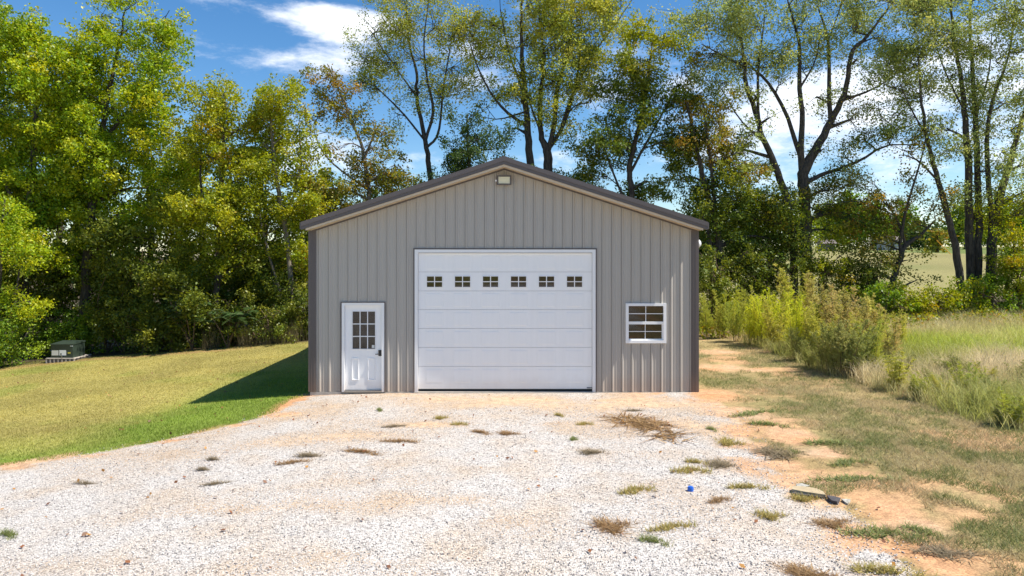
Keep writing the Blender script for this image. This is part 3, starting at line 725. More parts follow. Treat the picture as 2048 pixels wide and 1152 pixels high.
PAL = {   # true leaf colours (linear) with weights
 'bright': ([(0.294, 0.404, 0.0132), (0.446, 0.472, 0.017), (0.176, 0.296, 0.0132), (0.562, 0.504, 0.0208), (0.118, 0.219, 0.0132)], [4, 3, 3, 1.2, 2]),
 'olive':  ([(0.339, 0.364, 0.0173), (0.253, 0.31, 0.0173), (0.427, 0.409, 0.0216), (0.166, 0.243, 0.0151), (0.427, 0.266, 0.0216)], [4, 3, 2, 2, .5]),
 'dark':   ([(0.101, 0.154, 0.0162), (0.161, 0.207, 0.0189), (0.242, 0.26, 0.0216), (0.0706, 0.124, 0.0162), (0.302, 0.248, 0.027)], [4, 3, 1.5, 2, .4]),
 'cedar':  ([(0.0525, 0.0975, 0.0216), (0.075, 0.128, 0.0243), (0.105, 0.15, 0.027)], [3, 3, 1]),
 'sparse': ([(0.345, 0.398, 0.0528), (0.518, 0.494, 0.0528), (0.246, 0.326, 0.0451), (0.62, 0.556, 0.0602), (0.443, 0.434, 0.12)], [4, 3, 3, 1, 1]),
 'rust':   ([(0.198, 0.218, 0.0238), (0.295, 0.259, 0.0267), (0.394, 0.228, 0.0297), (0.138, 0.176, 0.0208), (0.473, 0.269, 0.0446)], [3, 3, 1.5, 2, .7]),
 'grey':   ([(0.307, 0.379, 0.105), (0.417, 0.466, 0.126), (0.221, 0.291, 0.0736), (0.514, 0.48, 0.126)], [4, 3, 3, 1]),
 'lime':   ([(0.3, 0.375, 0.027), (0.21, 0.285, 0.027), (0.39, 0.39, 0.0405)], [3, 3, 1]),
 'bush':   ([(0.222, 0.352, 0.0262), (0.144, 0.263, 0.0214), (0.355, 0.443, 0.0262), (0.0997, 0.183, 0.0166)], [3, 3, 2, 2]),
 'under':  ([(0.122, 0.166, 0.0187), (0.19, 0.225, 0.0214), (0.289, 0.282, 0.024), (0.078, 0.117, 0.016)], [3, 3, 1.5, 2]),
}
def pick_cols(r, pal, clump_id, ncl):
    c, w = PAL[pal]; c = np.array(c); w = np.array(w) / np.sum(w)
    cc = c[r.choice(len(c), ncl, p=w)]                       # each spray leans to one tone
    lc = c[r.choice(len(c), len(clump_id), p=w)]
    k = r.uniform(.25, .7, (len(clump_id), 1))
    return (cc[clump_id] * (1 - k) + lc * k) * r.uniform(.75, 1.25, (len(clump_id), 1))

def make_tree(name, label, cat, y, trunks, lobes, pal='bright', leaf=.15, cd_=5.0, lpc=80, barkm='bark', group=None, seed=0, spray=.55, twigs=True, zbase=None, depth=.8, tight=.17):
    """trunks: polylines of (px, py, radius m) seen at distance y; the first point of the first one stands on the ground.
       lobes: (px, py, half width px, half height px[, density[, palette]]) masses of the crown, round in depth too"""
    r = np.random.default_rng(seed + 1000)
    if cd_ < 4.4 and leaf < .2: cd_ *= 1.75; lpc = int(lpc * 1.75); leaf *= .9
    elif leaf < .2: lpc = int(lpc * 1.5); leaf *= .85
    k = y / F; airy = leaf < .125 and cd_ < 7.6 and tight > .18
    bx0 = (trunks[0][0][0] - 1024) * k; bz0 = gh(bx0, y); root = empty(name, (bx0, y, bz0), label, cat, group)
    paths = []; nodes = []
    for ti, t in enumerate(trunks):
        P = []
        for i, (px, py, rad) in enumerate(t):
            xx, zz = at(px, py, y)
            if i == 0 and ti == 0: zz = bz0 - .15
            elif i == 0 and py >= 600: zz = gh(xx, y) - .15
            P.append((xx, y, zz))
        P = np.array(P)
        lean = r.normal(0, .10) if ti else r.normal(0, .03)
        P[:, 1] += lean * np.maximum(P[:, 2] - P[0, 2], 0) * (1 if ti else .6)
        if ti:   # a leader starts on an earlier one
            if nodes and trunks[ti][0][1] < 600:
                Q = np.array([q[0] for q in nodes]); j = np.argmin(np.linalg.norm((Q - P[0])[:, [0, 2]], axis=1)); P[:, 1] += Q[j, 1] - P[0, 1]; P[0] = Q[j]
        n = max(6, int(np.sum(np.linalg.norm(np.diff(P, axis=0), axis=1)) / .45)); S_ = spline(P, n)
        rr = np.interp(np.linspace(0, 1, n), np.linspace(0, 1, len(t)), [q[2] for q in t])
        if ti == 0 or trunks[ti][0][1] >= 600: rr[0] *= 1.35; S_[1:-1, 0] += r.normal(0, .02, n - 2)
        S_[1:, :2] += np.cumsum(r.normal(0, .012, (n - 1, 2)), 0)
        if airy: rr = rr * .85
        paths.append((S_, rr)); nodes += list(zip(S_, rr))
    NP_ = np.array([q[0] for q in nodes]); NR = np.array([q[1] for q in nodes])
    CC, CID, CP = [], [], []; ncl_tot = 0; pals = []
    for lb in lobes:
        px, py, rx, rz = lb[:4]; dn = lb[4] if len(lb) > 4 else 1.0; lp = lb[5] if len(lb) > 5 else pal
        cxx, czz = at(px, py, y); RX, RZ_ = rx * k, rz * k; RY = max(.5, depth * min(RX, 2.2))
        cyy = y + r.normal(0, .35 * RY)
        c = np.array([cxx, cyy, czz])
        # limb from the trunk into the mass
        dist = np.linalg.norm((NP_ - c) * np.array([1, 1, 1.0]), axis=1) + np.where(NP_[:, 2] > czz - .2*RZ_, 2.5, 0) + np.where(NR < .02, 5, 0)
        j = int(np.argmin(dist)); s0 = NP_[j]; r0 = min(NR[j] * .6, .09)
        mid = s0 * .5 + c * .5 + np.array([r.normal(0, .15), r.normal(0, .15), .12 * np.linalg.norm(c - s0)])
        limb = spline([s0, mid, c], 8); paths.append((limb, np.linspace(max(r0, .018), .016, 8)))
        ncl = max(3, int(cd_ * dn * math.pi * RX * RZ_))
        d_ = unit(r.normal(size=(ncl, 3))); rad = r.uniform(.15, 1.0, ncl) ** .55
        if cd_ > 4.4 and leaf < .2:      # sprays gather into boughs with gaps between
            nbg = max(4, int(1.25 * math.pi * RX * RZ_)); bd = unit(r.normal(size=(nbg, 3))); bi = r.integers(nbg, size=ncl)
            bc = bd * (r.uniform(.2, 1.0, nbg) ** .45)[:, None] * np.array([RX, RY, RZ_])
            off = r.normal(0, 1, (ncl, 3)) * np.array([.36, .36, .22]); cen = c + bc[bi] + off; d_ = unit(bd[bi] + off)
        else: cen = c + d_ * rad[:, None] * np.array([RX, RY, RZ_])
        if twigs:
            for q in r.choice(ncl, min(ncl, 18 if airy else 7), replace=False):
                a0 = limb[r.integers(3, 8)]; m_ = a0 * .45 + cen[q] * .55 + r.normal(0, .12, 3)
                paths.append((spline([a0, m_, cen[q]], 5), np.linspace(.016, .005, 5)))
        nl = np.maximum(6, (lpc * r.uniform(.5, 1.5, ncl)).astype(int)); ids = np.repeat(np.arange(ncl), nl); n = len(ids)
        axis = unit(d_ * .8 + r.normal(0, .45, (ncl, 3)) + np.array([0, 0, .35]))
        if airy:      # a fine twig through every spray
            for q in range(ncl): paths.append((np.stack([cen[q] - axis[q]*spray*.9, cen[q], cen[q] + axis[q]*spray*.8]), np.array([.010, .007, .003])))
        tpos = r.uniform(-.7, 1.0, n); t_ = tpos[:, None]
        thick = (tight * (1.15 - .6 * np.clip(tpos, 0, 1)))[:, None]
        pos = cen[ids] + axis[ids] * t_ * spray + r.normal(0, 1, (n, 3)) * thick * np.array([1, 1, .8])
        pos[:, 2] -= .10 * t_[:, 0] ** 2
        CC.append(pos); CP.append(pick_cols(r, lp, ids, ncl))
    C = np.concatenate(CC); K = np.concatenate(CP)
    g_ = ground_h(C[:, 0], C[:, 1]); ok = C[:, 2] > g_ + .03; C, K = C[ok], K[ok]
    # nothing grows through the garage
    inb = (C[:, 0] > XL - .6) & (C[:, 0] < XR + .6) & (C[:, 1] > YO - .5) & (C[:, 1] < YB + .5) & (C[:, 2] < RZ + .3); C, K = C[~inb], K[~inb]
    o = np.array([bx0, y, bz0])
    v, f = tubes(paths, 8)
    link('trunk', mesh_np('trunk', v - o, f, smooth=True), M[barkm], root)
    v, f, cl = leaves(C, leaf, r, K)
    link('crown', mesh_np('crown', v - o, f, cl), M['leaf'], root)
    return root

# ------------------------------------------------------------------ trees
TG = 'trees of the wooded edge behind the garage'
make_tree('deciduous_tree', 'tall bright green leafy tree at the far left edge', 'tree', 29.5,
  [[(40, 700, .2), (50, 500, .17), (60, 300, .12), (70, 100, .06), (75, 30, .03)], [(52, 480, .1), (0, 330, .07), (-50, 200, .04)]],
  [(30, 70, 100, 80), (-70, 120, 110, 120), (90, 150, 100, 90), (20, 220, 130, 90), (-60, 330, 130, 130), (60, 350, 110, 90), (-20, 480, 120, 100), (90, 470, 90, 80), (60, 570, 100, 70, .8, 'under')], 'bright', .15, 6.2, 74, seed=1, group=TG)
make_tree('deciduous_tree', 'tall bright green tree with spiky upright top sprays, left of the open blue sky', 'tree', 30.0,
  [[(165, 690, .22), (175, 500, .18), (200, 300, .13), (230, 130, .07), (250, 20, .03)], [(205, 290, .09), (280, 180, .06), (325, 70, .02)], [(190, 380, .09), (130, 240, .06), (110, 120, .03)]],
  [(165, 105, 80, 65), (255, 55, 42, 60, .9), (248, 5, 16, 40, 1), (272, 0, 14, 35, .9), (190, 35, 16, 35, .9), (335, 45, 12, 38, 1), (345, 25, 9, 22, 1), (348, 120, 18, 14, .8), (235, 120, 70, 60), (318, 100, 34, 60, .9), (340, 100, 22, 28, .4), (130, 220, 100, 80), (230, 215, 90, 80), (310, 210, 55, 80), (330, 300, 60, 70), (200, 320, 100, 80), (120, 340, 90, 80), (250, 420, 100, 80, .9), (150, 440, 100, 80), (230, 520, 90, 80, .8, 'under'), (320, 480, 80, 90, .8, 'under'), (330, 380, 70, 60)],
  'bright', .15, 6.2, 76, seed=2, group=TG)
make_tree('deciduous_tree', 'olive yellow-green rounded tree between the tall left tree and the gable', 'tree', 29.0,
  [[(430, 690, .15), (440, 500, .12), (450, 330, .09), (455, 190, .04)], [(442, 470, .07), (400, 380, .05), (395, 260, .03)]],
  [(450, 195, 60, 50, .9), (400, 235, 55, 60), (480, 255, 65, 70), (425, 310, 80, 60), (490, 360, 70, 60), (390, 400, 75, 65), (460, 440, 85, 60), (420, 510, 85, 60), (490, 530, 70, 70, .8, 'under'), (390, 590, 80, 60, .8, 'under')],
  'olive', .14, 6.5, 85, seed=3, group=TG)
make_tree('deciduous_tree', 'olive tree with pale slender trunk left of the garage eave', 'tree', 29.3,
  [[(592, 690, .13), (575, 500, .11), (560, 400, .10), (548, 320, .08), (540, 190, .03)], [(566, 440, .06), (600, 340, .04), (600, 250, .02)], [(590, 600, .06), (530, 480, .05), (520, 400, .03)]],
  [(545, 190, 50, 50, .9), (590, 215, 35, 50, .7), (560, 260, 60, 55), (520, 290, 40, 50), (600, 310, 45, 60, .8), (550, 370, 65, 45, .8), (600, 405, 55, 50), (550, 460, 70, 50), (590, 530, 60, 60), (530, 560, 60, 60, .8, 'under'), (610, 620, 50, 60, .9, 'under')],
  'olive', .14, 6.0, 80, 'barkpale', seed=4, group=TG)
make_tree('deciduous_tree', 'thin rust-tinted tree above the left roof slope', 'tree', 31.0,
  [[(745, 690, .13), (738, 420, .10), (733, 350, .09), (722, 290, .07), (690, 210, .05), (655, 130, .02)], [(728, 320, .06), (750, 270, .04), (760, 250, .02)], [(733, 380, .05), (660, 320, .04), (630, 270, .02)]],
  [(655, 145, 26, 38, .9), (660, 190, 35, 30, .9), (700, 195, 28, 30, .8), (715, 235, 30, 25, .8), (640, 225, 26, 30, .8), (655, 265, 35, 20, .6), (690, 290, 35, 22, .6), (750, 255, 40, 30, .9), (760, 300, 45, 25, .8), (700, 350, 55, 35), (650, 380, 50, 40), (770, 360, 60, 40), (820, 350, 40, 40, .8), (720, 410, 80, 40), (650, 450, 60, 60)],
  'rust', .14, 5.5, 75, 'barkpale', seed=5, group=TG)
make_tree('deciduous_tree', 'tall airy tree with thin forked trunk left of the gable peak', 'tree', 32.5,
  [[(866, 640, .2), (862, 420, .17), (859, 346, .15), (850, 281, .13), (833, 204, .10), (833, 146, .08), (819, 73, .05), (812, -30, .02)],
   [(850, 281, .09), (866, 222, .08), (855, 160, .06), (850, 90, .04), (862, 10, .02)], [(856, 300, .08), (874, 265, .07), (885, 180, .05), (900, 90, .03), (910, 20, .02)], [(848, 275, .06), (795, 215, .05), (735, 155, .02)], [(835, 190, .05), (780, 120, .04), (740, 60, .02)]],
  [(800, -20, 80, 40), (880, -20, 80, 40), (820, 45, 55, 45), (750, 60, 50, 40, .8), (880, 60, 50, 45), (720, 110, 40, 35, .7), (780, 120, 50, 40), (845, 120, 45, 40), (905, 130, 40, 45, .8), (750, 170, 45, 30, .7), (815, 180, 45, 35, .8), (880, 190, 45, 35, .7), (710, 165, 25, 25, .5), (790, 225, 40, 25, .5), (920, 60, 40, 50, .8)],
  'sparse', .115, 3.8, 52, seed=6, group=TG, tight=.2, spray=.6)
make_tree('cedar_tree', 'dark green cedar rising just behind the left roof slope near the peak', 'tree', 30.5,
  [[(942, 640, .15), (940, 400, .1), (938, 230, .03)]],
  [(938, 235, 16, 28, 1.2), (925, 270, 22, 25), (955, 275, 25, 25), (905, 300, 28, 25), (940, 310, 35, 25), (985, 300, 30, 28), (1000, 330, 30, 25), (895, 340, 35, 25), (950, 350, 50, 25), (1000, 370, 40, 30), (900, 380, 50, 30)],
  'cedar', .12, 7.5, 95, seed=7, group=TG, tight=.14)
make_tree('deciduous_tree', 'tall dark-trunked tree directly behind the gable peak', 'tree', 32.0,
  [[(1068, 640, .26), (1066, 420, .23), (1063, 325, .21), (1056, 240, .17), (1050, 150, .13), (1046, 60, .08), (1050, -30, .04)],
   [(1056, 262, .10), (1012, 225, .08), (985, 195, .06), (955, 140, .04), (940, 90, .02)], [(1052, 190, .07), (1020, 110, .05), (1000, 20, .03)], [(1056, 230, .06), (1000, 240, .03), (965, 235, .015)]],
  [(1000, -20, 80, 40), (1060, 10, 55, 50), (990, 45, 55, 45), (945, 70, 40, 45, .8), (1040, 85, 50, 40), (985, 120, 45, 35, .8), (1045, 150, 50, 35), (950, 150, 35, 35, .6), (1010, 185, 40, 28, .7), (1065, 200, 40, 30, .8), (975, 215, 35, 20, .5), (1030, 255, 40, 18, .4)],
  'sparse', .12, 3.9, 55, seed=8, group=TG, tight=.2, spray=.6)
make_tree('deciduous_tree', 'tall multi-stemmed yellowing tree right of the gable peak', 'tree', 31.5,
  [[(1097, 640, .30), (1098, 420, .27), (1098, 330, .25), (1097, 300, .22), (1088, 270, .15), (1085, 200, .12), (1092, 120, .09), (1082, 20, .04)],
   [(1098, 305, .15), (1108, 240, .13), (1112, 170, .11), (1135, 90, .08), (1142, -20, .03)], [(1102, 300, .12), (1125, 250, .10), (1150, 170, .07), (1165, 70, .04), (1160, -10, .02)],
   [(1118, 262, .08), (1140, 200, .06), (1185, 110, .05), (1240, 35, .035), (1270, -10, .02)], [(1090, 260, .07), (1060, 200, .05), (1040, 120, .03)]],
  [(1090, -15, 80, 40), (1180, -10, 80, 40), (1110, 45, 50, 45), (1170, 45, 55, 45), (1225, 25, 45, 40, .8), (1085, 110, 45, 40), (1145, 115, 50, 40), (1195, 95, 45, 40, .8), (1100, 170, 50, 35), (1155, 175, 45, 35), (1085, 225, 40, 28, .8), (1135, 225, 40, 28, .7), (1180, 210, 40, 30, .4), (1100, 275, 50, 18, .4)],
  'sparse', .12, 4.2, 60, seed=9, group=TG, tight=.2, spray=.6)
make_tree('deciduous_tree', 'dense dark olive tree behind the right roof slope with sunlit yellow top', 'tree', 31.0,
  [[(1270, 640, .16), (1265, 420, .13), (1260, 330, .12), (1285, 220, .09), (1300, 90, .03)], [(1262, 350, .07), (1290, 290, .05), (1340, 200, .03)], [(1268, 450, .06), (1230, 360, .05), (1200, 280, .03)]],
  [(1265, 70, 40, 34, 1, 'olive'), (1320, 95, 50, 40, 1, 'olive'), (1250, 120, 45, 35, 1, 'olive'), (1300, 150, 60, 45), (1240, 180, 45, 45), (1365, 140, 45, 40, .8, 'rust'), (1290, 220, 65, 45), (1215, 260, 45, 40), (1350, 210, 50, 45, .8), (1180, 310, 45, 35), (1260, 290, 65, 40), (1330, 290, 60, 45), (1210, 350, 60, 40), (1300, 360, 70, 45), (1370, 270, 40, 40, .7), (1390, 210, 40, 40, .4, 'rust')],
  'dark', .14, 6.0, 80, seed=10, group=TG)
make_tree('deciduous_tree', 'dark shaded tree beside the right eave of the garage', 'tree', 30.0,
  [[(1442, 640, .2), (1436, 480, .17), (1412, 370, .12), (1390, 280, .09), (1368, 190, .04)], [(1430, 450, .09), (1418, 330, .07), (1400, 210, .03)], [(1425, 640, .12), (1420, 500, .10), (1400, 420, .06)]],
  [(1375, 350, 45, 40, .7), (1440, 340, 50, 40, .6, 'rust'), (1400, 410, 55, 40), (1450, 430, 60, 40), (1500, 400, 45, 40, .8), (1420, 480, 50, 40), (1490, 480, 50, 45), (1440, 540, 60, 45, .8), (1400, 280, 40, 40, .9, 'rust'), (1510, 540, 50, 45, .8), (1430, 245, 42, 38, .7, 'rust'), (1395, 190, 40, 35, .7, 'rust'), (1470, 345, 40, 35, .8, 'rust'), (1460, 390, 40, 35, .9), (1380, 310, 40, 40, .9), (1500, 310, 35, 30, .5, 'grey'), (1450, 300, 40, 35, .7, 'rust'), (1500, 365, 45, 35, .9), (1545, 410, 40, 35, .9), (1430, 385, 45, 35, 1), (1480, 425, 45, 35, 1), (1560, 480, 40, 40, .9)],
  'dark', .14, 6.0, 80, seed=11, group=TG)
make_tree('oak_tree', 'big spreading oak with thick forked grey trunk right of the garage', 'tree', 31.0,
  [[(1612, 640, .38), (1612, 480, .33), (1608, 390, .31), (1607, 345, .30), (1640, 285, .22), (1667, 233, .18), (1692, 179, .14), (1703, 110, .11), (1738, 70, .08), (1790, 0, .03)],
   [(1607, 345, .2), (1600, 300, .17), (1604, 233, .14), (1598, 167, .12), (1598, 96, .09), (1588, 55, .07), (1570, -10, .03)],
   [(1603, 320, .14), (1588, 278, .12), (1567, 216, .10), (1538, 162, .08), (1505, 128, .05), (1470, 80, .02)],
   [(1660, 245, .13), (1660, 170, .11), (1665, 70, .08), (1650, 0, .04)], [(1665, 72, .05), (1685, 20, .04), (1700, -30, .02)],
   [(1612, 370, .13), (1640, 350, .11), (1667, 341, .09), (1721, 320, .07), (1771, 291, .05), (1842, 291, .02)], [(1680, 205, .08), (1740, 180, .05), (1790, 150, .02)], [(1598, 170, .06), (1630, 120, .04), (1640, 60, .02)]],
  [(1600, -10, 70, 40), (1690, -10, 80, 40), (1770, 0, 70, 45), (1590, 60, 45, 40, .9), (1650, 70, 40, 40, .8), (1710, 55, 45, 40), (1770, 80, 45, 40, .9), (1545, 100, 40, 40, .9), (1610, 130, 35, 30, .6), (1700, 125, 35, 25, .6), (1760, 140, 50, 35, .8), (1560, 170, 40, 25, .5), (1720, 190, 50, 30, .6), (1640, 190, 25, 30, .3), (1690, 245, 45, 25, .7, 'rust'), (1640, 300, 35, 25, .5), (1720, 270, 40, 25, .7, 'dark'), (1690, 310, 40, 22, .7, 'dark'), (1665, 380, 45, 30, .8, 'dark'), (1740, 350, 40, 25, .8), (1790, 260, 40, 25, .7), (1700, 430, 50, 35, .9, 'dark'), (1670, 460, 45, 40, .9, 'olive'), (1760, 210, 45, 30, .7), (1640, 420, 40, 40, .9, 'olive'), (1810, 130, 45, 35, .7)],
  'grey', .115, 3.9, 55, seed=12, group=TG, tight=.2, spray=.6)
make_tree('deciduous_tree', 'leaning dark trunk curving up left of the big oak', 'tree', 30.5,
  [[(1590, 640, .24), (1586, 500, .22), (1574, 400, .20), (1564, 360, .19), (1546, 312, .17), (1525, 266, .15), (1513, 225, .14), (1494, 166, .12), (1488, 108, .09), (1480, 41, .06), (1472, -30, .03)],
   [(1522, 255, .09), (1518, 190, .08), (1522, 110, .06), (1535, 20, .03)], [(1490, 140, .06), (1450, 110, .05), (1405, 85, .02)], [(1535, 290, .05), (1480, 235, .04), (1430, 150, .02)]],
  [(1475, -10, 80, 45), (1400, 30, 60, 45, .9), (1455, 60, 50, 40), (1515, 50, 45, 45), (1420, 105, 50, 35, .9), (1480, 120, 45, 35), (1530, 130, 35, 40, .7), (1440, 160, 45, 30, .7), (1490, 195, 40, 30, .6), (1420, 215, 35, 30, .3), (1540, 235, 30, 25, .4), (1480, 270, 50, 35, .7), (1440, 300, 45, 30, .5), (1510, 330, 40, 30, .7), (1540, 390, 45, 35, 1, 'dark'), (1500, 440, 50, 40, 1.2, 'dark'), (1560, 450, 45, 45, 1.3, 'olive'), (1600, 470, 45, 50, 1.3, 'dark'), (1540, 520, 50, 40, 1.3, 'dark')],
  'grey', .12, 4.0, 56, seed=13, group=TG, tight=.2, spray=.6)
make_tree('deciduous_tree', 'small crooked tree with bent grey trunk in the gap right of the oak', 'tree', 30.0,
  [[(1778, 640, .14), (1785, 560, .13), (1800, 515, .12), (1808, 490, .11), (1840, 470, .07), (1870, 440, .03)], [(1800, 515, .08), (1798, 470, .07), (1806, 400, .05), (1825, 300, .03), (1830, 240, .015)], [(1808, 488, .06), (1790, 440, .05), (1765, 400, .02)]],
  [(1760, 400, 40, 28, .8), (1810, 400, 40, 30, .7), (1740, 440, 35, 30, .8), (1790, 455, 40, 25, .9), (1850, 440, 40, 28, .9), (1730, 490, 35, 30, 1), (1690, 370, 40, 30, .8), (1650, 410, 35, 30, .8), (1760, 470, 35, 28, .9), (1830, 350, 40, 30, .5), (1815, 520, 28, 22, .7), (1800, 300, 40, 30, .8), (1700, 400, 45, 30, .8), (1745, 370, 45, 30, .7), (1870, 400, 40, 30, .8), (1765, 520, 35, 28, .8), (1720, 530, 35, 30, .8), (1840, 560, 25, 20, .5)],
  'rust', .13, 4.5, 60, seed=14, group=TG)
make_tree('deciduous_tree', 'slim trunk leaning left, first of the right-hand trunk group', 'tree', 29.5,
  [[(1927, 640, .20), (1915, 530, .18), (1903, 470, .16), (1885, 405, .14), (1868, 350, .12), (1852, 290, .10), (1840, 220, .07), (1830, 120, .03)], [(1872, 362, .06), (1835, 325, .05), (1800, 310, .02)], [(1850, 280, .05), (1815, 220, .04), (1790, 170, .02)]],
  [(1835, 130, 50, 40), (1800, 175, 45, 35), (1850, 190, 45, 35), (1790, 225, 40, 30, .8), (1845, 250, 40, 30, .7), (1810, 90, 45, 40, .8), (1870, 60, 50, 50), (1830, 10, 60, 45), (1870, 310, 40, 25, .5), (1890, 390, 40, 25, .5)],
  'grey', .115, 3.8, 56, seed=15, group=TG, tight=.2, spray=.6)
make_tree('deciduous_tree', 'straight twin-trunk tree near the right edge of the picture', 'tree', 30.0,
  [[(1942, 640, .22), (1938, 470, .20), (1934, 370, .18), (1928, 270, .15), (1915, 170, .11), (1898, 70, .07), (1888, -30, .03)], [(1957, 640, .19), (1958, 450, .17), (1954, 300, .14), (1950, 180, .11), (1944, 60, .06), (1946, -30, .03)], [(1952, 230, .06), (1985, 150, .04), (2000, 60, .02)], [(1922, 215, .05), (1890, 150, .04), (1870, 90, .02)]],
  [(1900, -10, 70, 45), (1965, -5, 60, 45), (1895, 70, 45, 45), (1950, 90, 45, 45, .8), (1900, 150, 45, 40, .8), (1960, 170, 45, 40, .7), (1920, 220, 45, 35, .7), (1970, 250, 45, 35, .7), (1930, 300, 45, 35, .8), (1890, 260, 35, 30, .5), (1960, 345, 45, 30, .8), (1920, 385, 45, 28, .7), (1950, 430, 50, 28, 1, 'olive')],
  'grey', .115, 3.9, 56, seed=16, group=TG, tight=.2, spray=.6)
make_tree('deciduous_tree', 'tree leaning right with thick trunk at the right edge', 'tree', 29.7,
  [[(1976, 640, .26), (1984, 520, .24), (1992, 450, .21), (2012, 370, .17), (2034, 300, .13), (2060, 210, .08), (2080, 100, .03)], [(1990, 460, .13), (1978, 360, .12), (1976, 260, .10), (1990, 190, .08), (2020, 110, .05), (2035, 10, .02)], [(2000, 420, .06), (2035, 390, .05), (2080, 370, .03)]],
  [(2020, 20, 50, 50), (2070, 60, 55, 60), (2010, 110, 45, 40, .8), (2050, 160, 45, 45), (2000, 200, 40, 40, .6), (2050, 250, 45, 40, .7), (2010, 300, 35, 30, .5), (2060, 330, 45, 40, .7), (2010, 400, 40, 28, .7), (2060, 430, 45, 40, .9, 'olive'), (2000, 460, 40, 25, .7, 'olive')],
  'grey', .115, 3.9, 56, seed=17, group=TG, tight=.2, spray=.6)
# a darker second row deeper in the wood on the left
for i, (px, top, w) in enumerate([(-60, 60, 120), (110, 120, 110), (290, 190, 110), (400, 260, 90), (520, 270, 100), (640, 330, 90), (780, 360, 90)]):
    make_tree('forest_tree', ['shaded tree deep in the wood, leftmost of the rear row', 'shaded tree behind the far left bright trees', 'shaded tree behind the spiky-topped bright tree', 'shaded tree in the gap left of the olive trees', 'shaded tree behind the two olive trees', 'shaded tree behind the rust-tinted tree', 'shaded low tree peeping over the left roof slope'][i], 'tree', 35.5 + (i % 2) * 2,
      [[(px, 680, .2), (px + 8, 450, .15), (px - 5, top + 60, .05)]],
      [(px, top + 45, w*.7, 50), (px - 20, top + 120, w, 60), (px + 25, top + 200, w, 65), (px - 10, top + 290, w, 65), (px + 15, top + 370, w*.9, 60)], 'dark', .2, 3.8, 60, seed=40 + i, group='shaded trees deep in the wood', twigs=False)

# ------------------------------------------------------------------ shrubs along the wood's edge
def shrub(px, py, wpx, hpx, label, pal, seed, leaf=.12, y=None, group='shrubs along the edge of the wood', cd_=7, lpc=85, name='shrub'):
    if y is None: x, y = ground_px(px, py)
    base = py if y is None else py
    r = np.random.default_rng(seed + 77)
    tr_ = [[(px, py, .05), (px + r.normal(0, wpx*.1), py - hpx*.5, .035), (px + r.normal(0, wpx*.2), py - hpx*.9, .015)]]
    for _ in range(3): tr_.append([(px + r.normal(0, 2), max(py, 601), .035), (px + r.normal(0, wpx*.35), py - hpx*.45, .025), (px + r.normal(0, wpx*.5), py - hpx*.85, .012)])
    lb = []
    for q in range(6):
        a = r.uniform(-1, 1); hgt = r.uniform(.25, .85)
        lb.append((px + a * wpx * .62, py - hpx * hgt, wpx * r.uniform(.3, .5), hpx * r.uniform(.16, .28)))
    lb += [(px, py - hpx*.22, wpx*.8, hpx*.22), (px, py - hpx*.55, wpx*.6, hpx*.25)]
    return make_tree(name, label, 'shrub', y, tr_, lb, pal, leaf, cd_, lpc, 'stem', group, seed + 300, spray=.38, tight=.13)
make_tree('deciduous_tree', 'low bright bushy tree at the left frame edge beside the transformer', 'tree', 26.3,
  [[(-10, 735, .1), (0, 600, .08), (10, 480, .05), (20, 400, .02)], [(0, 610, .05), (40, 540, .03), (60, 480, .015)]],
  [(15, 420, 45, 40), (-30, 480, 80, 60), (40, 490, 45, 40), (0, 560, 75, 50), (45, 590, 40, 40), (10, 650, 60, 45, 1, 'bush'), (-40, 680, 60, 50, 1, 'bush'), (30, 695, 35, 30, 1, 'bush')], 'bright', .12, 8, 95, seed=30, spray=.45)
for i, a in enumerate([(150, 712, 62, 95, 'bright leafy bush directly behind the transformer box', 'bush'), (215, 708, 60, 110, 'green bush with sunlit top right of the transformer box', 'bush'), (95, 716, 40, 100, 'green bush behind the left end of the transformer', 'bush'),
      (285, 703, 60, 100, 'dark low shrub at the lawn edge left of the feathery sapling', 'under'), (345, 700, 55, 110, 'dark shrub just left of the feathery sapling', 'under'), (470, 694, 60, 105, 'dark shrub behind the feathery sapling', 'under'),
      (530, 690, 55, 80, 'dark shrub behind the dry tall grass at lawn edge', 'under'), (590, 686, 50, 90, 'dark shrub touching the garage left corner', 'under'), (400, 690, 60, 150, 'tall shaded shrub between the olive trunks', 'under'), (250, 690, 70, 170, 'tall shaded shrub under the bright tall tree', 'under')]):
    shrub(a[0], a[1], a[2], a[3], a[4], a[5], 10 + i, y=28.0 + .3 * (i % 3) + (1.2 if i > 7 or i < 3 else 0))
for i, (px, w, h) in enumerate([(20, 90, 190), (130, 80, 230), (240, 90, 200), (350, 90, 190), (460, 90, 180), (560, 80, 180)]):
    shrub(px, 672, w, h, ['tall understory thicket deep in the wood, at the left edge', 'understory thicket in the dark gap above the transformer', 'understory thicket behind the bush right of the transformer', 'understory thicket in the dark gap above the fern-leaved sapling', 'understory thicket between the two olive trees', 'understory thicket left of the garage corner, deep in shade'][i], 'under', 70 + i, leaf=.2, y=33.0, cd_=4.5, lpc=55, group='thickets deep in the wood')
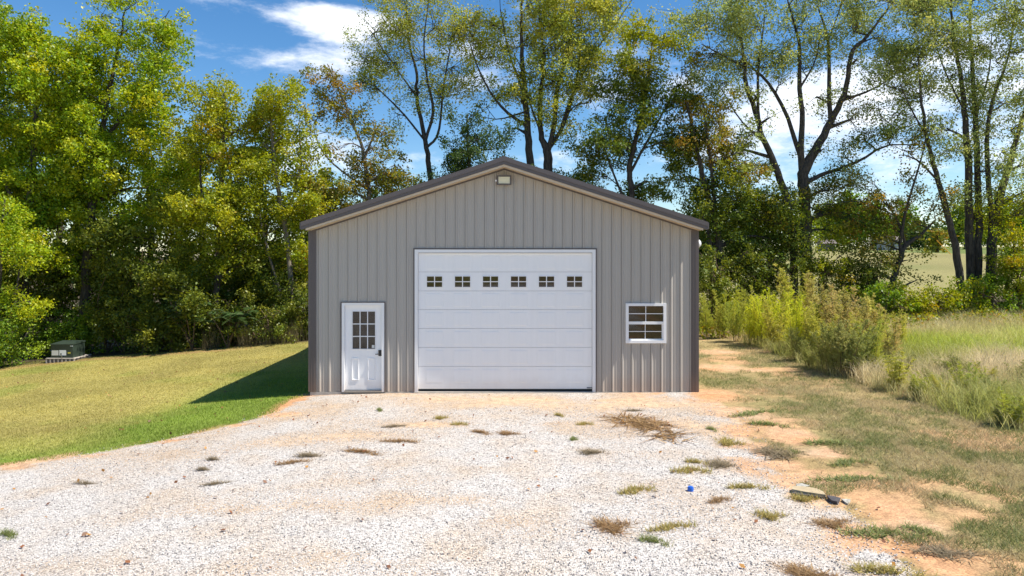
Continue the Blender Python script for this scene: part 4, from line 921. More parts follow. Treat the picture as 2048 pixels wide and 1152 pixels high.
for i, a in enumerate([(1425, 615, 45, 130, 'dark shrub behind the feathery weeds at the garage right corner', 'under', 28.5), (1480, 612, 50, 130, 'dark olive shrub left of the oak trunk', 'under', 29.3), (1540, 612, 50, 120, 'dark shrub at the foot of the leaning trunk', 'under', 29.8),
      (1650, 612, 42, 120, 'leafy shrub right beside the oak trunk', 'olive', 29.8), (1700, 618, 50, 120, 'shrub right of the oak under the low limb', 'under', 30.2), (1745, 622, 45, 110, 'shrub at the foot of the crooked tree', 'under', 29.5),
      (1820, 632, 42, 40, 'low shrub in the gap before the open pasture', 'olive', 28.6), (1875, 630, 45, 40, 'low green shrub left of the trunk group', 'olive', 28.4), (1925, 630, 40, 50, 'leafy shrub at the foot of the trunk group', 'olive', 28.3),
      (1985, 634, 45, 60, 'leafy shrub below the right leaning trunk', 'bush', 28.2), (2040, 630, 45, 170, 'tall green shrub at the right edge of the picture', 'olive', 28.6), (2015, 625, 30, 120, 'upright shrub between the leaning trunk and right edge', 'bush', 29.0), (1770, 625, 40, 55, 'low shrub right under the crooked trunk', 'bush', 28.4)]):
    shrub(a[0], a[1], a[2], a[3], a[4], a[5], 40 + i, y=a[6], cd_=6, lpc=75)

# ------------------------------------------------------------------ far trees beyond the pasture, shed and house
far = [(1420, 180, 60, 70, 'dark'), (1500, 185, 60, 60, 'dark'), (1590, 190, 60, 70, 'lime'), (1655, 210, 40, 75, 'lime'), (1700, 200, 45, 95, 'bush'), (1745, 190, 40, 85, 'bush'), (1800, 215, 50, 75, 'bush'), (1850, 170, 42, 60, 'cedar'), (1875, 130, 26, 50, 'rust'), (1930, 190, 50, 80, 'lime'), (1990, 200, 55, 85, 'bush'), (2060, 190, 60, 90, 'bush')]
flab = ['far dark tree glimpsed left of the oak', 'far dark tree behind the dark shrubs', 'far yellow-green tree behind the oak trunk', 'far lime green tree above the small shed', 'far tall green tree just right of the small shed', 'far green tree left of the white house', 'far green tree above the white house', 'far dark evergreen at the end of the pasture', 'small reddish-brown tree on the far pasture edge', 'far lime tree behind the trunk group', 'far green tree behind the right leaning trunk', 'far green tree at the right frame edge']
for i, (px, y, w, h, pal) in enumerate(far):
    h *= 1.25 if i not in (7, 8) else 1
    gy = HZ - (gh((px-1024)*y/F, y) - CAMZ) * F / y
    make_tree('distant_tree', flab[i], 'tree', y, [[(px, gy, .25), (px, gy - h*.5, .2), (px, gy - h*.8, .08)]],
      [(px, gy - h*.75, w*.55, h*.25), (px - w*.35, gy - h*.5, w*.5, h*.26), (px + w*.35, gy - h*.52, w*.5, h*.26), (px, gy - h*.28, w*.8, h*.24)], pal, .8, .8, 34, seed=60 + i, group='trees beyond the pasture', twigs=False, spray=1.6, tight=.7)
def building(name, label, pxa, pxb, y, hpx, roofpx, wallm, roofm):
    xa, xb = (pxa - 1024) * y / F, (pxb - 1024) * y / F; z0 = gh((xa + xb)/2, y); h = hpx * y / F; rh = roofpx * y / F; dpt = (xb - xa) * .8
    root = empty(name, ((xa + xb)/2, y, z0), label, 'building')
    MB().box(xa, xb, y, y + dpt, z0 - 1, z0 + h).build('wall', M[wallm], root)
    MB().poly([(xa-.3, y-.4, z0+h+.01), (xb+.3, y-.4, z0+h+.01), (xb+.3, y+dpt+.4, z0+h+.01), (xa-.3, y+dpt+.4, z0+h+.01), (xa-.3, y+dpt/2, z0+h+rh), (xb+.3, y+dpt/2, z0+h+rh)], [(0,3,2,1),(0,1,5,4),(2,3,4,5),(0,4,3),(1,2,5)]).build('roof', M[roofm], root)
    MB().box(xa + (xb-xa)*.4, xa + (xb-xa)*.6, y - .05, y - .003, z0, z0 + h*.75).build('door', M['darkwood'], root)
building('shed', 'small dark shed with brownish roof across the pasture', 1645, 1671, 150, 15, 8, 'shedwall', 'shedroof')
building('house', 'pale house half hidden behind the crooked tree across the pasture', 1768, 1802, 165, 20, 9, 'housewall', 'shedroof')
x, y = 128 * 0 + (1903 - 1024) * 110 / F, 110
z = gh(x, y)
v, f = tubes([(np.array([(0, 0, -.1), (-2.4, 0, 2.3)]), np.array([.05, .05]))])
tag(link('guy_wire_guard', mesh_np('guy_wire_guard', v, f), M['orange'], None, (x, y, z)), 'thin orange utility guy-wire guard slanting on the pasture', 'guy wire')

# ------------------------------------------------------------------ weeds: feathery dog fennel, golden plumes
def fennel_mesh(seed, h, stems, cols, plume=False, spread=.22):
    r = np.random.default_rng(seed); paths = []; P0, P1, Wd, Cl = [], [], [], []; cols = np.array(cols)
    for s in range(stems):
        a = r.uniform(0, 2*np.pi); b0 = np.array([math.cos(a), math.sin(a), 0]) * r.uniform(0, spread); lean = np.array([math.cos(a), math.sin(a), 0]) * r.uniform(.08, .55) * h * .6 + r.normal(0, .05, 3) * [1, 1, 0]
        hh_ = h * r.uniform(.7, 1.08); S_ = spline([b0, b0 + lean*.4 + [0, 0, hh_*.5], b0 + lean + [0, 0, hh_]], 9); paths.append((S_, np.linspace(.012, .004, 9)))
        nb = int(30 * hh_); tone = cols[r.integers(len(cols))]
        for t in np.sort(r.uniform(.12, 1.0, nb)):
            p = S_[0] + (S_[-1] - S_[0]) * 0; i = min(7, int(t*8)); p = S_[i] + (S_[i+1] - S_[i]) * (t*8 - i)
            ln = (.40 * (1.08 - t) + .06) * (1.2 if plume else 1) * r.uniform(.6, 1.2)
            aa = r.uniform(0, 2*np.pi); d = unit(np.array([math.cos(aa), math.sin(aa), r.uniform(.5, 1.5)]))
            n = int(12 + 14*ln/.2)
            u = r.uniform(.05, 1, n)[:, None]; q = p + d * ln * u + np.array([0, 0, -.25]) * ln * u**2 * (1 if plume else .2)
            dv = unit(d * .6 + r.normal(0, .8, (n, 3)) + [0, 0, .35]); l_ = r.uniform(.03, .075, n)[:, None]
            P0.append(q); P1.append(q + dv * l_); Wd.append(np.full(n, .007 if not plume else .010)); Cl.append(tone * .6 + cols[r.integers(len(cols), size=n)] * .4)
    A = np.concatenate(P0); B = np.concatenate(P1); W_ = np.concatenate(Wd)[:, None]; K = np.concatenate(Cl) * r.uniform(.75, 1.25, (len(A), 1))
    sd_ = unit(np.cross(B - A, r.normal(size=A.shape))) * W_
    v = np.stack([A - sd_, A + sd_, B], 1).reshape(-1, 3); f = np.arange(len(v)).reshape(-1, 3)
    tv, tf = tubes(paths)
    return mesh_np('foliage', v, f, np.repeat(K, 3, 0)), mesh_np('stem', tv, tf)
FC = {'green': [(.42, .46, .07), (.32, .40, .07), (.50, .50, .08)], 'lime': [(.62, .66, .05), (.54, .62, .05), (.66, .66, .08)], 'gold': [(.62, .50, .20), (.55, .47, .17), (.46, .44, .12)], 'yellow': [(.56, .55, .09), (.48, .50, .08), (.60, .55, .15)], 'dull': [(.34, .36, .10), (.42, .40, .14), (.27, .31, .08)]}
kinds = {}
for kn, (h, st, c, pl) in {'green': (1.7, 9, 'green', False), 'lime': (1.75, 10, 'lime', False), 'gold': (2.0, 6, 'gold', True), 'yellow': (2.0, 7, 'yellow', True), 'dull': (1.2, 11, 'dull', False)}.items():
    kinds[kn] = [fennel_mesh(500 + 7*q + len(kn), h, st, FC[c], pl) for q in range(3)]
UNIQ = ['feathery green weed clump nearest the garage right corner', 'feathery green weed clump second from the garage corner, front row', 'feathery green weed clump third from the garage corner, front row', 'lime weed clump at the left end of the lime stretch', 'second lime weed clump in the front row', 'short yellow plume right of the front lime clumps', 'green weed clump behind the first lime clump', 'lime weed clump in the back row left of the tallest plume', 'tallest narrow yellow-green plume in front of the oak trunk', 'tall straw-gold plume beside the tallest yellow-green one', 'lime clump directly below the tallest plume', 'front lime clump below the tallest plume, nearest the path', 'yellow plume in front of the tall gold one', 'straw-gold plume in the middle of the weed band', 'straw-gold plume just right of the middle of the band', 'short yellow plume above the dull front bush', 'rightmost tall yellow plumed weed, standing apart in the pale grass', 'straw-gold plume left of the lone right yellow weed', 'short gold plume below the lone right yellow weed', 'yellow plume in the back row above the dull front bush', 'low dull weed at the left end of the bushy front', 'round dull green bush at the front of the weed band', 'dull bush just left of the round front bush', 'green weed right of the round front bush', 'short yellow plume above the round front bush', 'last short gold plume at the right end of the band', 'lowest dull weed by the path', 'green clump in the back row at the garage corner', 'lime clump in the back row near the garage', 'green clump in the back row behind the tallest plume', 'yellow plume in the back row right of the gold plumes', 'gold plume in the back row near the band right end', 'dull bush touching the round front bush on its left', 'dull bush touching the round front bush on its right', 'low green weed in the pale grass behind the band end', 'low yellow weed farthest right in the pale grass']
wi = 0
for (px, py, kn, s) in [(1418, 672, 'green', .95), (1445, 676, 'green', 1.0), (1470, 684, 'green', .9), (1500, 688, 'lime', .95), (1530, 692, 'lime', 1.0), (1555, 696, 'yellow', .8), (1500, 664, 'green', 1.0), (1545, 668, 'lime', 1.0),
      (1598, 672, 'yellow', 1.22), (1632, 676, 'gold', 1.12), (1575, 680, 'lime', 1.0), (1590, 704, 'lime', .9), (1620, 706, 'yellow', .85), (1650, 700, 'gold', 1.0), (1675, 712, 'gold', 1.0), (1640, 722, 'yellow', .8),
      (1768, 715, 'yellow', .95), (1720, 712, 'gold', 1.0), (1740, 722, 'gold', .75), (1700, 700, 'yellow', .85), (1600, 722, 'dull', .8), (1695, 752, 'dull', 1.15), (1660, 740, 'dull', 1.0), (1740, 745, 'green', .8), (1720, 735, 'yellow', .7), (1780, 730, 'gold', .7),
      (1620, 735, 'dull', .6), (1430, 655, 'green', 1.0), (1465, 660, 'lime', 1.0), (1610, 655, 'green', 1.0), (1660, 665, 'yellow', .8), (1700, 675, 'gold', .8), (1675, 745, 'dull', 1.0), (1712, 750, 'dull', 1.0), (1760, 690, 'green', .7), (1800, 700, 'yellow', .6)]:
    x, y = ground_px(px, py); z = gh(x, y)
    a, b = kinds[kn][wi % 3]
    o = empty('feathery_weed', (x, y, z), UNIQ[wi], 'weed', 'feathery weeds right of the garage')
    sc = s * rng.uniform(.95, 1.05); o.scale = (sc, sc, sc); o.rotation_euler.z = rng.uniform(0, 6.28)
    link('foliage', a, M['grass'], o); link('stem', b, M['stem'], o); wi += 1

# a ragged front of low weeds along the meadow
ORD = ['first', 'second', 'third', 'fourth', 'fifth', 'sixth', 'seventh', 'eighth', 'ninth', 'tenth', 'eleventh', 'twelfth', 'thirteenth', 'fourteenth', 'fifteenth', 'sixteenth', 'seventeenth', 'eighteenth']
rw = np.random.default_rng(8)
for q in range(18):
    px = 1745 + q * 17.5 + rw.uniform(-6, 6); py = np.interp(px, [1745, 1800, 1900, 2060], [768, 795, 828, 866]) - 115 * rw.uniform(0, 1) ** 1.4
    x, y = ground_px(px, py); a, b = kinds[['dull', 'green', 'dull', 'yellow', 'dull'][q % 5]][q % 3]; sc = rw.uniform(.22, .48)
    o = empty('meadow_weed', (x, y, gh(x, y)), 'low ragged weed in the meadow grass, %s from the left' % ORD[q], 'weed', 'low weeds in the meadow grass')
    o.scale = (sc * 1.5, sc * 1.5, sc); o.rotation_euler.z = rw.uniform(0, 6.28)
    link('foliage', a, M['grass'], o); link('stem', b, M['stem'], o)

# feathery pinnate sapling at the lawn edge
def pinnate(seed, n_fr, h):
    r = np.random.default_rng(seed); paths = []; P, Q, W_ = [], [], []
    for s in range(4):
        a = r.uniform(0, 6.28); top = np.array([math.cos(a)*.9, math.sin(a)*.5, h*r.uniform(.7, 1)]); S_ = spline([(0, 0, 0), top*.5 + [0, 0, .2], top], 8); paths.append((S_, np.linspace(.03, .01, 8)))
        for q in range(n_fr):
            p = S_[r.integers(4, 8)]; a2 = r.uniform(0, 6.28); L_ = r.uniform(.45, .8); d = np.array([math.cos(a2), math.sin(a2), .35])
            R_ = spline([p, p + d*L_*.55, p + d*L_ - [0, 0, .35*L_]], 10); paths.append((R_, np.linspace(.006, .003, 10)))
            t = np.linspace(.15, .98, 26); i = np.minimum(8, (t*9).astype(int)); C_ = R_[i] + (R_[i+1] - R_[i]) * (t*9 - i)[:, None]
            sd_ = unit(np.cross(d, [0, 0, 1.])); ll = .16 * np.sin(np.pi * np.clip(t, .05, .97))**.6
            for sg in (-1, 1):
                P.append(C_); Q.append(C_ + sg*sd_*ll[:, None] + unit(d)*ll[:, None]*.3 - np.array([0, 0, .2])*ll[:, None]); W_.append(np.tile(unit(d)*.013, (26, 1)))
    A, B, Wv = np.concatenate(P), np.concatenate(Q), np.concatenate(W_)
    v = np.stack([A - Wv, A + Wv, B + Wv*.6, B - Wv*.6], 1).reshape(-1, 3); K = np.array([.07, .13, .045]) * r.uniform(.7, 1.3, (len(A), 1))
    tv, tf = tubes(paths); return mesh_np('foliage', v, np.arange(len(v)).reshape(-1, 4), np.repeat(K, 4, 0)), mesh_np('stem', tv, tf)
for (px, py, sdd, h, lab) in [(385, 700, 1, 2.0, 'feathery fern-leaved sapling at the shaded lawn edge'), (455, 696, 2, 1.7, 'smaller fern-leaved sapling beside the dry grass at the lawn edge')]:
    x, y = ground_px(px, py); o = empty('mimosa_sapling', (x, y, gh(x, y)), lab, 'sapling')
    a, b = pinnate(sdd, 9, h); link('foliage', a, M['leaf'], o); link('stem', b, M['stem'], o)

# ------------------------------------------------------------------ grass
def blades(x, y, h, w, lean, cols, r, seg2=True, zoff=0):
    n = len(x); z = ground_h(x, y) + zoff
    a = r.uniform(0, 2*np.pi, n); la = r.uniform(0, 2*np.pi, n); B0 = np.stack([x, y, z], -1)
    sd_ = np.stack([np.cos(a), np.sin(a), np.zeros(n)], -1) * (w/2)[:, None]; ld = np.stack([np.cos(la), np.sin(la), np.zeros(n)], -1) * (lean*h)[:, None]
    up = np.stack([np.zeros(n), np.zeros(n), h], -1)
    if not seg2:
        v = np.stack([B0 - sd_, B0 + sd_, B0 + up + ld], 1).reshape(-1, 3); return v, np.arange(3*n).reshape(-1, 3), np.repeat(cols, 3, 0)
    m = B0 + up*.6 + ld*.35; t = B0 + up*np.sqrt(np.clip(1 - lean**2*.3, .2, 1))[:, None] + ld
    v = np.stack([B0 - sd_, B0 + sd_, m + sd_*.7, m - sd_*.7, t], 1).reshape(-1, 3); b = np.arange(n)[:, None]*5
    return v, [b + np.array([[0, 1, 2, 3]]), b + np.array([[3, 2, 4]])], np.repeat(cols, 5, 0)
def scatter(n, x0, x1, y0, y1, dens, r):
    x = r.uniform(x0, x1, n); y = y0 + (y1 - y0) * r.uniform(0, 1, n); k = r.uniform(0, 1, n) < dens(x, y); return x[k], y[k]
r = np.random.default_rng(5)
# mown lawn: short blades, greener beside the drive
def lawn_green(x, y):
    ld = -sdf_poly(x, y)
    return np.clip(sstep(3.6, -.4, ld + (fbm(x, y, 1.6, 8) - .5)*3.0) + .8*np.exp(-((x+6.4)/1.4)**2 - ((y-18)/4.5)**2) + .45*sstep(.5, .75, fbm(x, y, 2.5, 9)), 0, 1)
x, y = scatter(420000, -23, XL - .02, 9.5, 27.6, lambda x, y: (sdf_poly(x, y) < -.05 + (fbm(x, y, .5, 61) - .5)*.3) * np.clip((15/ y)**1.2, .35, 1) * (x > -0.80*y) * (1 - .7*sstep(.35, .6, blobs(edge_soil, x, y))), r)
g = lawn_green(x, y)[:, None]; kk = r.uniform(.75, 1.3, (len(x), 1)) * (.72 + .56 * fbm(x, y, 1.6, 111, 5))[:, None]
cols = (np.array([.40, .35, .10])*(1-g) + np.array([.21, .29, .04])*g) * kk
v, f, c = blades(x, y, r.uniform(.015, .04, len(x)) * (1 + .4*g[:, 0]), r.uniform(.007, .015, len(x)), r.uniform(.1, .9, len(x)), cols, r, False)
tag(link('lawn_grass', mesh_np('lawn_grass', v, f, c), M['grass']), 'mown lawn grass left of the garage, green beside the gravel', 'grass', kind='stuff')
# patchy short grass on the right, over the soil
def rough_d(x, y):
    sd_ = sdf_poly(x, y); p = .55 * fbm(x, y, .85, 91, 4) + .45 * fbm(x, y, .28, 93, 3)
    s_ = np.clip(blobs(SOIL, x, y), 0, 1)
    return (sd_ < -.1) * sstep(.37, .46, p - .10*sstep(.53, .62, fbm(x, y, 1.3, 114, 5, .6)) + .14*sstep(1.5, 5, x - 4.5) + .05*sstep(.6, 2, -sd_) - s_*.45)
x, y = scatter(700000, 2.5, 17, 5.2, 24, lambda x, y: rough_d(x, y) * np.clip((9/y)**1.1, .25, 1) * (x < .80*y), r)
p = (.5*fbm(x, y, .9, 95) + .5*fbm(x, y, .25, 97, 3))[:, None]; dry = sstep(.42, .58, p)
cols = (np.array([.19, .215, .075])*(1-dry) + np.array([.44, .36, .20])*dry) * r.uniform(.55, 1.35, (len(x), 1))
v, f, c = blades(x, y, r.uniform(.02, .10, len(x)) * (.5 + fbm(x, y, .3, 99, 2)), r.uniform(.004, .011, len(x)), r.uniform(.3, 1.8, len(x)), cols, r, False)
tag(link('rough_grass', mesh_np('rough_grass', v, f, c), M['grass']), 'patchy half-dry short grass on the bare soil right of the drive', 'grass', kind='stuff')
# tall uncut grass, right
eb = np.array([ground_px(*q) for q in [(1420, 668), (1520, 700), (1620, 740), (1720, 765), (1800, 800), (1900, 832), (2048, 868)]])
def tall_d(x, y):
    ye = np.interp(x, eb[:, 0], eb[:, 1]) if eb[0, 0] < eb[-1, 0] else np.interp(x, eb[::-1, 0], eb[::-1, 1])
    return sstep(-.7, 1.3, y - ye + (.6*fbm(x, y, 1.2, 71) + .4*fbm(x, y, .45, 72) - .5)*4.2)
x, y = scatter(150000, 6.3, 26, 12, 30, lambda x, y: tall_d(x, y) * (x < .80*y) * np.clip((17/y)**1.1, .3, 1), r)
zone = fbm(x, y, 2.6, 73)
pale = np.clip(np.exp(-((y - 17.3 - .1*(x-11))/1.5)**2)*.75 + np.exp(-((y - 26)/1.5)**2)*.9 + (zone-.5)*1.6 + (fbm(x, y, .7, 75, 3)-.5)*.8, 0, 1)[:, None]
lime = np.clip(np.exp(-((y - 21.5)/2.2)**2) * sstep(10.5, 13, x) * 1.2 + (zone - .55), 0, 1)[:, None] * (1 - pale)
cols = np.array([.34, .36, .10])*(1-pale)*(1-lime) + np.array([.66, .55, .35])*pale + np.array([.38, .46, .07])*lime
cols = cols * r.uniform(.65, 1.3, (len(x), 1))
v, f, c = blades(x, y, r.uniform(.22, .62, len(x)) * (.25 + 1.5*fbm(x, y, .8, 79, 4)) * (.6 + .4*tall_d(x, y)), r.uniform(.006, .013, len(x)), r.uniform(.2, 1.5, len(x)), cols, r, True)
tag(link('tall_grass', mesh_np('tall_grass', v, f, c), M['grass']), 'tall uncut grass, pale seed heads and green, at the right', 'grass', kind='stuff')
# dry standing grass at the shaded lawn edge
x, y = scatter(1900, -12.5, -8.2, 27.2, 28.6, lambda x, y: sstep(.4, .6, fbm(x, y, .6, 81)), r)
cols = np.array([.19, .16, .08]) * r.uniform(.5, 1.3, (len(x), 1))
v, f, c = blades(x, y, r.uniform(.35, 1.1, len(x)), r.uniform(.008, .014, len(x)), r.uniform(.1, .5, len(x)), cols, r, True)
tag(link('dry_grass', mesh_np('dry_grass', v, f, c), M['grass']), 'dry standing grass at the shaded back edge of the lawn', 'grass', kind='stuff')
# low weeds under the trunks on the right
x, y = scatter(26000, 6, 26, 25.5, 31.5, lambda x, y: (x < .8*y) * sstep(.3, .55, fbm(x, y, 1.0, 83)), r)
C_ = np.stack([x, y, ground_h(x, y) + r.uniform(.02, .5, len(x))], -1); cc_ = np.array(PAL['olive'][0])[r.integers(5, size=len(x))] * r.uniform(.6, 1.2, (len(x), 1))
v, f, c = leaves(C_, .13, r, cc_)
tag(link('undergrowth', mesh_np('undergrowth', v, f, c), M['leaf']), 'low leafy undergrowth beneath the trunks at the right', 'undergrowth', kind='stuff')

# ------------------------------------------------------------------ tufts growing in the gravel
def tuft_mesh(seed, n, cols, flat):
    r = np.random.default_rng(seed); cols = np.array(cols)
    sub = r.normal(0, .30, (5, 2)) * [1.3, .8]; q = sub[r.integers(5, size=n)] + r.normal(0, .17, (n, 2)); a = r.uniform(0, 6.28, n); h = r.uniform(.05, .16, n) * (1 - flat*.5); ln = r.uniform(.15, .55, n) * (.6 + flat)
    B0 = np.concatenate([q, np.zeros((n, 1))], 1); sd_ = np.stack([np.cos(a+1.57), np.sin(a+1.57), 0*a], -1) * .02
    T = B0 + np.stack([np.cos(a)*ln, np.sin(a)*ln, h*3], -1)
    v = np.stack([B0 - sd_, B0 + sd_, T], 1).reshape(-1, 3)
    return mesh_np('weed_tuft', v, np.arange(3*n).reshape(-1, 3), np.repeat(cols[r.integers(len(cols), size=n)] * r.uniform(.6, 1.3, (n, 1)), 3, 0))
TC = {'brown': [(.34, .22, .10), (.42, .29, .15), (.26, .16, .08)], 'olive': [(.36, .30, .08), (.28, .26, .07), (.44, .34, .12)], 'green': [(.20, .25, .07), (.28, .29, .10), (.15, .19, .06)], 'grey': [(.30, .25, .17), (.22, .18, .11), (.36, .29, .19)]}
tm = {k: [tuft_mesh(900 + i*5 + len(k), 260, c, .3 if k in ('green', 'olive') else .8) for i in range(3)] for k, c in TC.items()}
TU = ['broad flat mat of dried brown weeds in the gravel before the window', 'olive tuft just right below the broad dried weed mat', 'olive grass tuft nearest the blue cap', 'small olive tuft between the blue cap and the dried mat', 'grey-brown scrap below left of the broad dried mat', 'tiny brown tuft between the blue cap and the plank', 'left tuft of the rusty pair before the overhead door', 'right tuft of the rusty pair before the overhead door', 'olive tuft up left of the rusty pair', 'grey-brown tuft in line with the left jamb of the overhead door', 'thin olive strip of weed nearest the overhead door', 'brown streak of weed on the tan sand patch', 'longer brown weed strip below the entry door side of the overhead door', 'grey-brown scrap below the entry door', 'brown tuft left of the scrap below the entry door', 'tiny green sprout directly before the entry door', 'tiny green sprout below the right half of the overhead door', 'olive sprout near the right jamb of the overhead door', 'olive sprout just before the right half of the overhead door', 'rusty dried weed tuft in the lower middle gravel', 'olive grass tuft right of the rusty dried weed', 'dark green sprout just below the olive tuft at lower middle', 'bright olive grass tuft left of the bare orange soil', 'olive tuft left of the blue cap toward the bottom', 'olive strip of weed left of the bleached plank', 'brown weed scrap below the charred lump', 'green grass patch on the gravel edge at lower right', 'olive grass patch at the bottom edge, right', 'brown weed patch at the bottom edge left of the olive patch', 'long green grass patch behind the bleached plank', 'long green patch on the orange soil above the plank', 'broad grey dead weed patch at the gravel edge', 'green tuft between two bare soil spots above the plank', 'bright green grass tuft on the bare soil at lower right', 'tiny vivid green sprout beside the grey dead weed patch', 'grey dead tuft at the lower right soil edge', 'grey scrap in the left gravel, middle distance', 'grey scrap in the left gravel just above another scrap', 'leftmost small grey scrap in the upper left gravel', 'green sprig at the left frame edge in the gravel', 'grey scrap nearest the lawn edge', 'green grass patch right of the garage corner', 'green tuft below the patch right of the garage corner', 'grey dead tuft right of the olive tuft by the blue cap', 'small grey scrap before the right jamb of the overhead door', 'green sprout right of the broad dried mat', 'olive tuft touching the bleached plank']
for i, (px, py, kd, w, d_) in enumerate([(1300, 853, 'brown', .9, .6), (1452, 886, 'olive', .36, .2), (1372, 944, 'olive', .28, .2), (1395, 926, 'olive', .2, .12), (1190, 905, 'grey', .35, .12), (1435, 1004, 'brown', .17, .1), (965, 866, 'brown', .25, .1), (1010, 868, 'brown', .3, .1), (914, 850, 'olive', .16, .1), (795, 853, 'grey', .22, .1), (878, 838, 'olive', .22, .08), (790, 884, 'brown', .32, .1), (730, 905, 'brown', .4, .12), (625, 912, 'grey', .36, .1), (578, 928, 'brown', .25, .1), (760, 822, 'green', .12, .08), (1145, 880, 'green', .12, .08), (1165, 850, 'olive', .16, .1), (1120, 832, 'olive', .14, .08), (1215, 1055, 'brown', .33, .2), (1331, 1060, 'olive', .3, .1), (1310, 1085, 'green', .2, .1), (1532, 1034, 'olive', .28, .13), (1265, 986, 'olive', .26, .17), (1500, 976, 'olive', .36, .1), (1655, 1050, 'brown', .36, .12), (1745, 1072, 'green', .42, .22), (1780, 1145, 'olive', .42, .15), (1600, 1146, 'brown', .4, .12), (1690, 962, 'green', .6, .16), (1670, 888, 'green', .6, .22), (1560, 905, 'grey', .55, .3), (1690, 930, 'green', .35, .18), (1855, 1068, 'green', .3, .14), (1585, 906, 'green', .14, .1), (1880, 1105, 'grey', .3, .2), (440, 968, 'grey', .2, .06), (410, 940, 'grey', .2, .06), (170, 968, 'grey', .2, .06), (20, 1072, 'green', .2, .08), (430, 920, 'grey', .2, .07), (1500, 830, 'green', .6, .2), (1540, 850, 'green', .4, .22), (1450, 930, 'grey', .35, .2), (1265, 822, 'grey', .2, .08), (1425, 860, 'green', .14, .1), (1600, 1000, 'olive', .3, .1)]):
    x, y = ground_px(px, py)
    o = link('weed_tuft', tm[kd][i % 3], M['grass'], None, (x, y, gh(x, y) + .004)); o.scale = (w*1.05, d_*1.7, min(.16 + .18*w, .2)); o.rotation_euler.z = rng.uniform(-.45, .45)
    tag(o, TU[i], 'weed', 'weed tufts in the gravel')

# ------------------------------------------------------------------ loose stones, leaves, litter
def stones(n, r):
    x = r.uniform(-8, 5.5, n); y = 6.0 + 8.5 * r.uniform(0, 1, n)**1.7
    k = (sdf_poly(x, y) > -.15 + r.normal(0, .15, n)) & (np.abs(x) < .82*y) & (r.uniform(0, 1, n) > .8*sstep(.3, .6, blobs(SOIL, x, y))); x, y = x[k], y[k]; n = len(x)
    s = r.uniform(.006, .013, n)[:, None, None]
    octv = np.array([(1, 0, 0), (-1, 0, 0), (0, 1, 0), (0, -1, 0), (0, 0, .75), (0, 0, -.75)], float)
    v = octv[None] * s * r.uniform(.6, 1.4, (n, 6, 1)); a = r.uniform(0, 6.28, n); ca, sa = np.cos(a)[:, None], np.sin(a)[:, None]
    v = np.stack([v[..., 0]*ca - v[..., 1]*sa, v[..., 0]*sa + v[..., 1]*ca, v[..., 2]], -1) + np.stack([x, y, ground_h(x, y) + .006], -1)[:, None]
    fo = np.array([(0, 2, 4), (2, 1, 4), (1, 3, 4), (3, 0, 4), (2, 0, 5), (1, 2, 5), (3, 1, 5), (0, 3, 5)])
    f = (np.arange(n)[:, None, None]*6 + fo[None]).reshape(-1, 3)
    t = r.uniform(0, 1, n); base = np.where(t[:, None] < .12, np.array([.22, .21, .22]), np.where(t[:, None] < .3, np.array([.46, .42, .38]), np.array([.60, .565, .53])))
    return v.reshape(-1, 3), f, np.repeat(base * r.uniform(.8, 1.15, (n, 1)), 6, 0)
M['stone'] = foliage('gravel_stone', 0.0, .6, .01)
v, f, c = stones(28000, r)
tag(link('loose_gravel', mesh_np('loose_gravel', v, f, c), M['stone']), 'loose white and grey gravel stones on the drive', 'gravel', kind='stuff')
x = np.concatenate([r.uniform(-8, 5, 260), r.uniform(-20, -5, 260)]); y = np.concatenate([r.uniform(6.5, 15.8, 260), r.uniform(14, 27, 260)])
C_ = np.stack([x, y, ground_h(x, y) + .03], -1); cc_ = np.array([(.30, .13, .06), (.24, .12, .07), (.45, .24, .07), (.20, .10, .06)])[r.integers(4, size=len(x))]
v, f, c = leaves(C_, .06, r, cc_, up=2.5, width=.7)
tag(link('fallen_leaves', mesh_np('fallen_leaves', v, f, c), M['leaf']), 'scattered brown fallen leaves on gravel and lawn', 'leaves', kind='stuff')
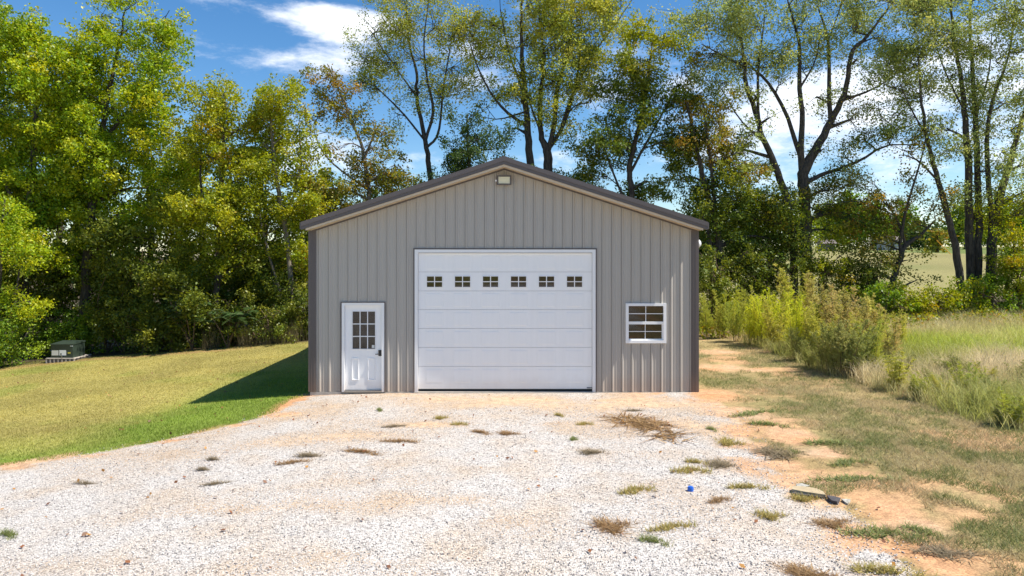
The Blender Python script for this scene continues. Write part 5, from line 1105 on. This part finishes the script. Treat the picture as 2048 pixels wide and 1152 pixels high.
# bottle cap, plank, charred lump, chip
x, y = ground_px(1381, 982); z = gh(x, y)
m = MB(); n = 16
for (z0_, z1_, rr_) in ((0, .045, .042), (.045, .058, .034)):
    m.poly([(x + rr_*math.cos(2*math.pi*q/n), y + rr_*math.sin(2*math.pi*q/n), z + zz) for zz in (z0_, z1_) for q in range(n)], [tuple(range(n))[::-1], tuple(range(n, 2*n))] + [(q, (q+1) % n, (q+1) % n + n, q+n) for q in range(n)])
tag(m.build('bottle_cap', M['blue'], None, (x, y, z)), 'small bright blue plastic cap lying on the gravel', 'cap')
def slab(pts, z0, z1, jit, seed):
    r_ = np.random.default_rng(seed); n_ = len(pts); m_ = MB()
    low = [(a, b, gh(a, b) + z0) for a, b in pts]; top = [(a + r_.normal(0, jit), b + r_.normal(0, jit), gh(a, b) + z1 + r_.normal(0, jit*.5)) for a, b in pts]
    return m_.poly(low + top, [tuple(range(n_))[::-1], tuple(range(n_, 2*n_))] + [(q, (q+1) % n_, (q+1) % n_ + n_, q + n_) for q in range(n_)])
pl = empty('broken_plank', (*ground_px(1618, 986), gh(*ground_px(1618, 986))), 'bleached broken plank with dark underside on the gravel border', 'plank')
P_ = [ground_px(*q) for q in [(1584, 987), (1605, 991), (1630, 995), (1651, 998), (1647, 991), (1632, 985), (1608, 981), (1586, 981)]]
slab(P_, .03, .055, .008, 1).build('board', M['plank'], pl)
P_ = [ground_px(*q) for q in [(1583, 990), (1605, 995), (1632, 998), (1653, 1000), (1650, 995), (1620, 988), (1590, 983)]]
slab(P_, -.02, .028, .008, 2).build('dark_underside', M['darkwood'], pl)  # separate dark slab beneath the board
P_ = [ground_px(*q) for q in [(1653, 1002), (1664, 1008), (1676, 1010), (1678, 1004), (1668, 999), (1655, 998)]]
tag(slab(P_, -.01, .05, .008, 3).build('charred_lump', M['darkwood'], None, (*ground_px(1665, 1004), gh(*ground_px(1665, 1004)))), 'dark charred wood lump at the right end of the plank', 'charred wood')
P_ = [ground_px(*q) for q in [(1683, 1004), (1690, 1009), (1696, 1011), (1701, 1005), (1693, 1002)]]
tag(slab(P_, .0, .03, .006, 4).build('white_shard', M['ash'], None, (*ground_px(1692, 1006), gh(*ground_px(1692, 1006)))), 'small pale grey shard lying right of the charred wood lump', 'shard')
P_ = [ground_px(*q) for q in [(1595, 981), (1592, 976), (1603, 974), (1618, 978), (1612, 982)]]
tag(slab(P_, -.01, .05, .008, 5).build('grey_stone', M['ash'], None, (*ground_px(1604, 978), gh(*ground_px(1604, 978)))), 'flat grey stone just behind the bleached plank', 'stone')
